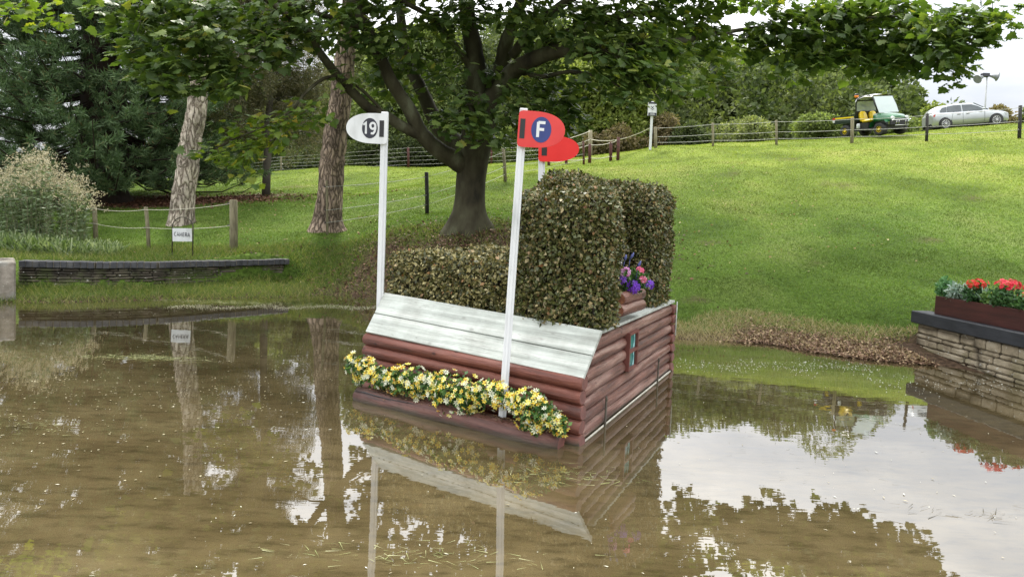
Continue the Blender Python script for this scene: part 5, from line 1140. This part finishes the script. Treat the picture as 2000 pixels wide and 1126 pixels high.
# wispy hanging branches between the pines
wroot = empty('larch_tree', tuple(P(530, 350, 24)), 'thin brownish larch with drooping wispy branches between the two pines', 'tree'); b = MB(); rg = np.random.default_rng(8)
lt0 = P(520, 350, 24); lt0[2] = tz(lt0[0], 24)-.2; ltop = lt0+np.array([.3, 0, 10.5]); limb(b, [lt0, lt0+np.array([.1, 0, 5]), ltop], [.16, .12, .04], 9, 4); b.build('trunk', MT['bg_bark'], wroot)
b = MB(); cl = []
for k in range(80):
    f = rg.uniform(.22, 1); c = lt0+(ltop-lt0)*f; a = rg.uniform(0, 6.28); ln = rg.uniform(1.3, 3.1)*(1.12-f*.6)
    e = c+np.array([math.cos(a)*ln, math.sin(a)*ln*.8, .2]); e2 = e+np.array([math.cos(a)*.3, 0, -rg.uniform(.5, 1.6)])
    b.tube([c, (c+e)/2+np.array([0, 0, .25]), e, e2], [.018, .014, .009, .003], 4, cap=False)
    for t in np.linspace(.3, 1, 8):
        q = c+(e-c)*t; dz = rg.uniform(.3, 1.0); b.tube([q, q+np.array([rg.uniform(-.1, .1), 0, -dz])], [.006, .003], 3, cap=False); cl += [q-np.array([0, 0, dz*s_]) for s_ in (.2, .45, .7, 1)]
b.build('branches', MT['bg_bark'], wroot); cl = np.array(cl); n = len(cl)*60; i = rg.integers(0, len(cl), n)
scatter('needles', cl[i]+rg.normal(size=(n, 3))*.10, unit(rg.normal(size=(n, 3))+np.array([0, 0, -.4])), rg.normal(size=(n, 3)), rg.uniform(.07, .15, n), [(0, .10, 0), (0, -.10, 0), (1, 0, 0)], [(0, 1, 2)], leafmat('larch_needle', [(.07, .07, .035), (.13, .135, .06), (.24, .20, .11)], None, .2), wroot)

# giant conifer on the left
croot = empty('conifer_tree', (cn[0], cn[1], tz(cn[0], cn[1])), 'huge dark blue-green conifer with drooping feathery branches on the far left', 'tree')
rg = np.random.default_rng(77); cz = tz(cn[0], cn[1]); b = MB()
limb(b, [(cn[0], cn[1], cz-.3), (cn[0], cn[1], cz+.5), (cn[0]+.1, cn[1], cz+2), (cn[0]+.1, cn[1], cz+8), (cn[0], cn[1], cz+20)], [1.35, .95, .7, .5, .1], 16, 5); b.build('trunk', MT['conifer_bark'], croot)
CT = []; BB = MB()
NB = 640
for k in range(NB):
    f = (k+rg.random())/NB; z0 = cz+1.5+f**1.25*18.7; a = rg.uniform(0, 2*math.pi); R_ = (4.9*(1-f)**.75+.5)*rg.uniform(.72, 1.08)
    droop = (1.15-f)*rg.uniform(.9, 1.7); c = np.array([cn[0]+.1, cn[1], z0]); dx, dy = math.cos(a), math.sin(a)
    pp = [c+np.array([dx*R_*t, dy*R_*t, -droop*(math.sin(t*math.pi*.62))+ (t**3)*.75*droop]) for t in (0, .25, .5, .75, 1)]
    BB.tube(pp, [.055, .045, .035, .022, .01], 5, cap=False)
    for t in np.linspace(.36, 1.03, 12):
        j = min(3, int(t*4)); q = pp[j]+(pp[j+1]-pp[j])*(t*4-j); sd_ = rg.uniform(-1, 1)*.85*(1.15-t*.6); q = q+np.array([-dy*sd_, dx*sd_, rg.uniform(-.30, .12)])
        if q[2] < tz(q[0], q[1])+.5: continue
        CT.append((q, np.array([dx, dy, .35])+rg.normal(size=3)*.35))
BB.build('branches', MT['conifer_bark'], croot)
Q = np.array([q for q, _ in CT]); D = unit(np.array([d for _, d in CT])); K = 66; n = len(Q)*K; i = np.repeat(np.arange(len(Q)), K)
# each tuft: feathery sprigs fanning from a short stem
s_ = rg.random(n); base_ = Q[i]+D[i]*(s_[:, None]*.42-.2)+rg.normal(size=(n, 3))*.035; rd = unit(rg.normal(size=(n, 3))); tpd = unit(D[i]*1.0+rd*.95+np.array([0, 0, .10]))
scatter('foliage', base_, tpd, rg.normal(size=(n, 3)), rg.uniform(.15, .30, n), [(0, .02, 0), (.45, .06, .02), (1, 0, 0), (.45, -.06, .02)], [(0, 1, 2, 3)],
        leafmat('conifer_sprig', [(.058, .092, .044), (.100, .158, .070), (.165, .235, .108), (.19, .12, .05)], [0, .45, .95, 1], .12, (1, 1.2, .7), .6, .2), croot)
print('conifer tufts', len(Q))

# background broadleaf trees
def bgtree(name, label, px, Y, ptop, wpx, cols, n, seed, group='woodland trees beyond the lawn', gap=.0, leaf=.26, low=.0, pbase=None, shape='round'):
    rg = np.random.default_rng(seed); q = P(px, 300, Y); gz_ = tz(q[0], Y); top = P(px, ptop, Y)[2]; hgt = top-gz_; hw = wpx/2*Y/FPX
    root = empty(name, (q[0], Y, gz_), label, 'tree' if hgt > 3 else 'bush', group); b = MB()
    limb(b, [(q[0], Y, gz_-.3), (q[0]+.1, Y, gz_+hgt*.3), (q[0]-.1, Y, gz_+hgt*.85)], [hgt*.024+.03, hgt*.018+.02, .03], 7, 3)
    ncl = int(34*(1-gap)+10); cl = []
    for k in range(ncl):
        d_ = unit(rg.normal(size=(1, 3)))[0]; r = rg.random()**.35
        zf = .52+.44*d_[2]*r if shape == 'round' else rg.uniform(.05, .97)
        wf = math.sqrt(max(.05, 1-((zf-.5)*1.7)**2)) if shape == 'round' else (1.02-zf)**.6
        c = np.array([q[0]+d_[0]*hw*r*wf*.9, Y+d_[1]*hw*.8*r*wf, gz_+hgt*max(zf, low)]); cl.append((c, rg.uniform(.22, .38)*min(hw, hgt*.5)+.15))
        s0 = np.array([q[0], Y, gz_+hgt*min(zf*.6, .6)]); b.tube([s0, (s0+c)/2+np.array([0, 0, -.1]), c], [.05, .035, .012], 4, cap=False)
    b.build('trunk', MT['bg_bark'], root)
    C0 = np.array([c for c, _ in cl]); R0 = np.array([r for _, r in cl]); i = rg.integers(0, ncl, n); d_ = unit(rg.normal(size=(n, 3))+np.array([0, 0, .25])); rr = R0[i]*rg.uniform(.45, 1.12, n)**.7
    scatter('crown', C0[i]+d_*rr[:, None]*np.array([1.15, 1, .85]), unit(d_+rg.normal(size=(n, 3))*.7+np.array([0, 0, -.3])), unit(d_+rg.normal(size=(n, 3))*.5), rg.uniform(leaf*.7, leaf*1.3, n), *DIAMOND, leafmat(name+'_leaf%d' % seed, cols, None, .3, rough=.7, spec=.12), root)
    return root
OAK = [(00.070, 00.094, 00.035), (00.133, 00.172, 00.056), (00.234, 00.281, 00.102)]
OLV = [(00.098, 00.120, 00.051), (00.172, 00.202, 00.083), (00.284, 00.299, 00.143)]
LIM = [(0.099, 0.132, 0.033), (0.176, 0.220, 0.055), (0.286, 0.319, 0.099)]
DRK = [(0.033, 0.045, 0.021), (0.068, 0.090, 0.038), (0.120, 0.143, 0.060)]
BRN = [(.10, .09, .045), (.18, .15, .08), (.26, .20, .12)]
random.seed(5)
T = [('oak_tree', 'broad olive green tree rising behind the utility buggy', 1640, 76, 70, 230, OAK, 9000, 1), ('oak_tree', 'dark green tree beyond the paddock fence left of the buggy', 1540, 78, 84, 220, OAK, 8000, 2), ('ash_tree', 'grey-green tree above the second grey fence post', 1435, 80, 80, 230, OLV, 8000, 3),
     ('ash_tree', 'grey-green tree with dull brown tints behind the notice sign', 1345, 72, 60, 200, OLV, 7000, 4), ('willow_tree', 'light yellow-green feathery tree left of the notice sign', 1190, 40, 50, 190, LIM, 11000, 5), ('oak_tree', 'dark tree seen between the maple trunk and the red flags', 1060, 46, 20, 200, OAK, 8000, 6),
     ('oak_tree', 'shaded woodland tree behind the maple trunk', 930, 50, 10, 220, DRK, 8000, 7), ('oak_tree', 'dense woodland tree behind the leaning maple limbs', 810, 46, 30, 200, OAK, 8000, 8), ('ash_tree', 'olive woodland tree right behind the number 19 flag', 720, 50, 40, 170, OLV, 7000, 9),
     ('oak_tree', 'low dark woodland tree right of the larch', 610, 52, 170, 170, DRK, 6000, 10), ('ash_tree', 'low olive woodland tree behind the hanging maple branch', 520, 50, 190, 160, OLV, 6000, 11), ('oak_tree', 'shadowy tree at the left end of the far wire fence', 440, 46, 120, 130, DRK, 6000, 12),
     ('hawthorn_tree', 'thin gappy tree between the buggy and the silver car', 1760, 70, 150, 110, OAK, 3000, 13), ('hawthorn_tree', 'small pale green tree just behind the roof of the silver car', 1832, 52, 196, 80, LIM, 2600, 14), ('hawthorn_tree', 'small reddish brown tree behind the bonnet of the silver car', 1945, 52, 206, 84, BRN, 2600, 15),
     ('hawthorn_tree', 'small dark tree at the right edge beyond the car', 2010, 50, 200, 50, OAK, 1600, 16), ('bush', 'brownish bush behind the notice pole', 1300, 38, 225, 70, BRN, 2600, 17), ('bush', 'dark green bush behind the fence below the buggy bed', 1600, 38, 225, 110, OAK, 3400, 18),
     ('bush', 'grey-green bush between the first two grey fence posts', 1450, 38, 230, 130, OLV, 3600, 19), ('bush', 'dark low bush right of the white rope', 1350, 37, 245, 90, DRK, 2600, 20), ('bush', 'dull olive bush behind the red-brown posts', 1200, 37, 250, 130, BRN, 3000, 21),
     ('bush', 'dark bush behind the wire fence right of the second pine', 740, 42, 255, 150, DRK, 3600, 22), ('bush', 'dark undergrowth bush behind the wire fence left of the second pine', 580, 42, 275, 130, DRK, 3200, 23), ('bush', 'shaded bush seen under the maple limbs', 860, 42, 250, 150, DRK, 3400, 24),
     ('bush', 'green bush seen between the two flag poles and trunk', 1000, 42, 255, 140, OAK, 3400, 25), ('bush', 'green bush beyond the utility buggy front wheels', 1730, 40, 225, 110, OAK, 2800, 26)]
for (nm, lb_, px, Y, pt_, wd, co, n_, sd_) in T:
    bgtree(nm, lb_, px, Y, pt_, wd, co, int(n_*3.6), sd_, leaf=(.25 if Y < 60 else .40) if nm != 'bush' else .16, low=.05 if nm == 'bush' else .12, gap=.45 if sd_ in (13, 14, 15, 16) else 0)

rg = np.random.default_rng(400)                       # the wood beyond: one far mass of crowns
xs = np.concatenate([rg.uniform(-30, 17, 150), rg.uniform(17, 48, 70)]); cl = []
for x in xs:
    Y = rg.uniform(58, 74); px = 1000+x/Y*FPX; tpx = np.interp(px, [380, 440, 470, 620, 680, 760, 1250, 1350, 1700, 1800, 1900], [40, 80, 130, 130, 70, 30, 30, 110, 125, 195, 225]); top = P(px, tpx, Y)[2]-1.2; g = tz(x, Y)
    for k in range(5): cl.append((x+rg.normal()*.8, Y+rg.normal(), g+.6+(top-g-.6)*(k+rg.random())/5, rg.uniform(1.1, 2.0)*(1-.08*k)))
cl = np.array(cl); n = 120000; i = rg.integers(0, len(cl), n); d_ = unit(rg.normal(size=(n, 3)))
tag(scatter('far_woodland', cl[i, :3]+d_*(cl[i, 3]*rg.uniform(.4, 1.05, n)**.6)[:, None], unit(d_+rg.normal(size=(n, 3))*.7), unit(d_+rg.normal(size=(n, 3))*.6), rg.uniform(.35, .65, n), *DIAMOND, leafmat('woodland_leaf', [(.06, .078, .034), (.12, .15, .06), (.20, .23, .10)], None, .3, rough=.7, spec=.12, patch=((.55, .62, .6), .12, .42, .58))), 'far dark woodland massed behind the nearer trees', 'woodland', None, 'stuff')
# ------------------------------------------------------------------ tall herbs on the left bank
def herb(name, label, px0, px1, Y0_, Y1_, hlo, hhi, nst, seed, cat='plant'):
    rg = np.random.default_rng(seed); xs = rg.uniform(px0, px1, nst); Ys = rg.uniform(Y0_, Y1_, nst); b = MB(); lv = []; fl = []; ld = []
    c0 = P((px0+px1)/2, 480, (Y0_+Y1_)/2); root = empty(name, (c0[0], c0[1], tz(c0[0], c0[1])), label, cat)
    for px, Y in zip(xs, Ys):
        q = P(px, 480, Y); g = tz(q[0], Y); e = 1-((px-(px0+px1)/2)/((px1-px0)/2))**2*.45; h_ = rg.uniform(hlo, hhi)*e; ln = rg.normal(size=2)*.09*h_; p0 = np.array([q[0], Y, g]); p1 = p0+np.array([ln[0], ln[1], h_])
        b.tube([p0, (p0+p1)/2, p1], [.006, .005, .003], 4, cap=False)
        for t in np.linspace(.12, .93, 15):
            for _ in range(3): lv.append(p0+(p1-p0)*t); ld.append(rg.normal(size=3)*np.array([1, 1, .4])+np.array([0, 0, .1]))
        for _ in range(5):
            e2 = p1+rg.normal(size=3)*np.array([.13, .13, .07]); 
            for _ in range(9): fl.append(e2+rg.normal(size=3)*.028)
    b.build('stems', M(name+'_stem%d' % seed, [(.12, .13, .06), (.22, .20, .12)], .8), root)
    lv = np.array(lv); ld = unit(np.array(ld)); scatter('leaves', lv, ld, rdir(len(lv), .6), rg.uniform(.07, .15, len(lv)), [(0, 0, 0), (.4, .14, .03), (1, 0, 0), (.4, -.14, .03)], [(0, 1, 2, 3)], leafmat(name+'_leaf%d' % seed, [(.06, .095, .04), (.13, .18, .085), (.22, .28, .16)], None, .2), root)
    fl = np.array(fl); scatter('flower_heads', fl, rdir(len(fl), .5), rdir(len(fl)), rg.uniform(.025, .045, len(fl)), *DIAMOND, leafmat(name+'_fluff%d' % seed, [(.36, .31, .18), (.52, .46, .30), (.64, .58, .42)], None, .3, (1, 1, .9)), root)
herb('tall_herb', 'tall herb clump with fluffy cream seed heads at the left bank', -10, 165, 13.6, 15.6, 1.35, 2.05, 210, 51)
rg = np.random.default_rng(52); n = 5200
px_ = rg.uniform(-30, 235, n); Y_ = rg.uniform(12.75, 14.2, n); bs = np.array([P(a, 480, c) for a, c in zip(px_, Y_)]); bs[:, 2] = TZ(bs[:, 0], bs[:, 1])
d_ = unit(rg.normal(size=(n, 3))*np.array([.6, .6, .2])+np.array([0, 0, 1])); ln = rg.uniform(.2, .75, n)*np.clip(1.2-np.abs(px_-80)/260, .4, 1)
o = scatter('reeds', bs, d_, rg.normal(size=(n, 3)), ln, [(0, .02, 0), (0, -.02, 0), (.55, -.018, .02), (.55, .018, .02), (1, 0, .22)], [(0, 1, 2, 3), (3, 2, 4, 4)][:1]+[], leafmat('reed_blade', [(.07, .11, .04), (.14, .19, .08), (.32, .36, .24)], None, .3), None)
tag(o, 'pale green reed-like grass in front of the tall herb clump', 'reeds', None, 'stuff')

# ------------------------------------------------------------------ grass
rg = np.random.default_rng(90); 
def near_wall(x, y):
    yw = np.interp(x, _wlx, _wly); return (x < _wlx[-1]) & (x > _wlx[0]-.5) & (y > yw-.05) & (y < yw+.3)
def near_rwall(x, y):
    dd = (x-WALL_R0[0])*_wn[0]+(y-WALL_R0[1])*_wn[1]; al = (x-WALL_R0[0])*_d[0]+(y-WALL_R0[1])*_d[1]; return (al > -.02) & (dd > -.3) & (dd < .45)
def blades(name, n, rmin, rmax, h0, h1, wsc, cols, pos, lean=.45, filt=None, soilkeep=.25, trans=.35, patch=None, hscale=None):
    r = rmin*(rmax/rmin)**rg.random(n); a = R(-46)+R(95)*rg.random(n); x = r*np.sin(a); y = r*np.cos(a)
    z = TZ(x, y); k = (z > (.10 if name == 'lawn_grass' else -.012)) & ~near_wall(x, y) & ~near_rwall(x, y); k &= rg.random(n) > soilmask(x, y)*(1-soilkeep)
    if filt is not None: k &= filt(x, y, z)
    x, y, z, r = x[k], y[k], z[k], r[k]; m_ = len(x); p = np.stack([x, y, z-.005], 1)
    h_ = rg.uniform(h0, h1, m_)*(r/12)**.25
    t = unit(rg.normal(size=(m_, 3))*np.array([lean, lean, .05])+np.array([0, 0, 1])); nn = rg.normal(size=(m_, 3))
    wd = wsc*(r/10)**.8/np.maximum(h_, .01)
    s_ = unit(np.cross(nn, t)); 
    vv = np.stack([p+s_*(wd*h_/2)[:, None], p-s_*(wd*h_/2)[:, None], p+t*h_[:, None]], 1)
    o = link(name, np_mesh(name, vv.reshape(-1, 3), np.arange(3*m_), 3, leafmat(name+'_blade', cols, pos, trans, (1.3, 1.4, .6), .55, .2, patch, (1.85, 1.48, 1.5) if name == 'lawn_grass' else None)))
    print(name, m_); return o
GC = [(.066, .122, .018), (.112, .186, .030), (.155, .235, .042), (.25, .28, .09)]
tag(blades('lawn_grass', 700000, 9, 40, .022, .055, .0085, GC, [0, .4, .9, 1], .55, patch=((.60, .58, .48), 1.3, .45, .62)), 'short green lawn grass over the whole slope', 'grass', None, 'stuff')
def bankf(x, y, z):
    yw = np.interp(x, _wlx, _wly); left = (x < -1.9) & (y < yw) ; mid = (x > _wlx[-1]-.6) & (x < 1.6) & (y < 14.8); beh = (x < -2.5) & (y > yw) & (y < 14.9)
    return left | mid | (beh & (rg.random(len(x)) < .6)) 
tag(blades('bank_grass', 260000, 9.2, 17, .07, .20, .008, [(.05, .085, .018), (.10, .14, .032), (.17, .19, .06), (.29, .25, .13)], [0, .4, .8, 1], .8, bankf, .28), 'long tangled grass along the left bank of the pond and under the maple', 'grass', None, 'stuff')
def rb(x, y, z):
    d = np.zeros(len(x), bool)
    for t in LIT: d |= np.hypot((x-t[0]-.1)/1.0, (y-t[1]-.75)/.8) < 1
    return d | ((x > 1.9) & (x < 5) & (z < .12))
tag(blades('dry_grass', 130000, 8, 12.5, .06, .17, .007, [(.16, .14, .06), (.32, .26, .15), (.46, .39, .26)], None, 1.0, rb, .5), 'dry flattened straw-coloured grass beside the right stone wall', 'grass', None, 'stuff')
# leaf litter on the right bank, under the maple and under the conifer
def litter(name, label, n, pick, cols, s0, s1):
    x, y = pick(n); z = TZ(x, y); k = (z > -.02) & ~near_rwall(x, y); x, y, z = x[k], y[k], z[k]; m_ = len(x)
    p = np.stack([x, y, np.maximum(z, 0)+rg.uniform(.004, .035, m_)], 1); t = unit(rg.normal(size=(m_, 3))*np.array([1, 1, .35])); nn = unit(np.array([0, 0, 1])+rg.normal(size=(m_, 3))*.6)
    o = scatter(name, p, t, nn, rg.uniform(s0, s1, m_), *DIAMOND, leafmat(name+'_leaf', cols, None, .05, None, .7, .25)); tag(o, label, 'leaf litter', None, 'stuff')
def pk1(n):
    i = rg.integers(0, len(LIT), n); c = np.array(LIT)[i]; return c[:, 0]+rg.normal(size=n)*.28+.05, c[:, 1]+np.abs(rg.normal(size=n))*np.where(rg.random(n) < .6, .24, .55)-.03
litter('leaf_litter', 'heap of small brown fallen leaves at the right water edge', 24000, pk1, [(.05, .03, .018), (.13, .075, .045), (.24, .15, .10), (.45, .34, .20)], .025, .05)
def pk2(n): return mp_x+.2+rg.normal(size=n)*2.0, mp_y-.9+rg.normal(size=n)*.8
litter('fallen_leaves', 'scattered brown leaves and mulch around the maple roots', 5000, pk2, [(.04, .025, .015), (.10, .055, .035), (.20, .11, .07)], .04, .09)
def pk4(n): return rg.uniform(-9, 9, n), rg.uniform(12.5, 24, n)
litter('scattered_leaves', 'single fallen leaves scattered thinly over the lawn', 900, pk4, [(.16, .09, .04), (.30, .20, .09), (.45, .38, .2)], .04, .08)
def pk3(n): 
    q = P(330, 395, 22.5); return q[0]+rg.normal(size=n)*2.6, q[1]+rg.normal(size=n)*.9
litter('needle_litter', 'reddish brown needle litter beneath the dark conifer', 7000, pk3, [(.05, .022, .014), (.13, .06, .038), (.20, .10, .06)], .05, .12)

# ------------------------------------------------------------------ floating bits on the water
def scum(px0, px1, py, sy, n, cols, nm, lab):
    x0, x1 = G(px0, py), G(px1, py); t_ = rng.random(n); c = x0+(x1-x0)*t_[:, None]; c = c+np.stack([rng.normal(size=n)*.05, rng.normal(size=n)*sy+.12*np.sin(t_*19), np.zeros(n)], 1); a = rng.uniform(0, 6.28, n); c[:, 2] = rng.uniform(.003, .008, n)
    k = TZ(c[:, 0], c[:, 1]) < .0; c = c[k]; a = a[k]; n = len(c)
    tag(scatter(nm, c, np.stack([np.cos(a), np.sin(a), 0*a], 1), np.array([0, 0, 1.])+rng.normal(size=(n, 3))*.1, rng.uniform(.006, .024, n), *DIAMOND, leafmat(nm+'_bit', cols, None, 0, None, .4, .5)), lab, 'scum', None, 'stuff')
scum(330, 735, 600, .12, 2600, [(.22, .24, .10), (.45, .42, .26), (.62, .60, .48)], 'surface_scum', 'pale scum and seeds drifted along the left bank waterline')
scum(1318, 1700, 716, .18, 520, [(.5, .5, .42), (.75, .76, .72)], 'surface_scum', 'white scum flecks drifting off the right bank')
scum(1700, 2000, 752, .2, 220, [(.5, .5, .42), (.75, .76, .72)], 'surface_scum', 'white scum flecks below the right stone wall')
scum(20, 640, 760, .9, 700, [(.12, .10, .05), (.22, .19, .10), (.40, .37, .25)], 'surface_scum', 'tiny straw coloured bits drifting over the left of the pond')
n = 2600
fx_ = rg.uniform(-6, 8.5, n); fy_ = 2.6+9.5*rg.random(n)**1.25
nse = np.sin(fx_*1.3+fy_*.9)+np.sin(fx_*.7-fy_*2.1+1)+.8*np.sin(fx_*3.1+fy_*1.7); k = (rg.random(n) < .25+.3*(nse > .3)) & (TZ(fx_, fy_) < -.03)
loc_u = (np.stack([fx_, fy_], 1)-P0[:2]); fx_, fy_ = fx_[k], fy_[k]
A2 = np.array([[U[0], VV[0]], [U[1], VV[1]]]); uv = np.linalg.solve(A2, np.stack([fx_, fy_])-P0[:2, None]); k = ~((uv[0] > -.05) & (uv[0] < WU+.05) & (uv[1] > -.4) & (uv[1] < LV+.1)); fx_, fy_ = fx_[k], fy_[k]
m_ = len(fx_); p = np.stack([fx_, fy_, np.full(m_, .004)], 1)+rg.uniform(0, .003, (m_, 1))*Zv; a = rg.uniform(0, 6.28, m_)
t = np.stack([np.cos(a), np.sin(a), rg.normal(size=m_)*.03], 1); nn = np.array([0, 0, 1.])+rg.normal(size=(m_, 3))*.05
o = scatter('floating_bits', p, t, nn, rg.uniform(.008, .03, m_)*rg.choice([.6, 1, 1, 1.3], m_), [(0, 0, 0), (.4, .16, .02), (1, 0, 0), (.4, -.16, .02)], [(0, 1, 2, 3)], leafmat('floating_bit', [(.18, .15, .08), (.34, .30, .20), (.66, .66, .58), (.16, .17, .07)], None, 0, None, .4, .5))
tag(o, 'small pale leaf and petal fragments floating over the pond surface', 'debris', None, 'stuff')
def mat_patch(name, label, px, py, rx, ry, n, cols, ln=(.05, .16)):
    c = G(px, py); x = c[0]+rg.normal(size=n)*rx; y = c[1]+rg.normal(size=n)*ry; a = rg.normal(size=n)*.6+rg.choice([0, math.pi], n)
    p = np.stack([x, y, rg.uniform(.003, .014, n)], 1); t = np.stack([np.cos(a), np.sin(a), rg.normal(size=n)*.04], 1)
    o = scatter(name, p, t, np.array([0, 0, 1.])+rg.normal(size=(n, 3))*.2, rg.uniform(*ln, n), [(0, .02, 0), (0, -.02, 0), (1, .05, 0)], [(0, 1, 2)], leafmat(name+'_blade', cols, None, .1, None, .5)); tag(o, label, 'weed', None, 'stuff')
WG = [(.12, .15, .04), (.24, .26, .10), (.36, .36, .20)]
mat_patch('floating_weed', 'green mat of floating weed below the camera sign reflection', 287, 699, .25, .07, 260, WG)
mat_patch('floating_weed', 'straggle of cut grass floating at the left of the pond', 75, 832, .22, .10, 45, WG, (.03, .09))
mat_patch('floating_weed', 'loose grass stems floating below the reflected planks', 800, 1085, .35, .06, 90, WG, (.03, .09))
mat_patch('floating_weed', 'grass clippings floating by the right corner of the jump', 1130, 930, .22, .09, 110, WG, (.03, .1))
mat_patch('floating_weed', 'drifted weed at the waterline of the left bank', 480, 592, 1.6, .10, 900, WG, (.04, .14))
mat_patch('floating_weed', 'dark twigs floating on the bright water at lower right', 1900, 1005, .35, .05, 40, [(.04, .035, .02), (.10, .08, .05)], (.04, .14))
mat_patch('floating_weed', 'thin dark stems scattered on the bright water right of the jump', 1560, 860, .8, .5, 130, [(.05, .045, .025), (.14, .12, .08)], (.02, .08))
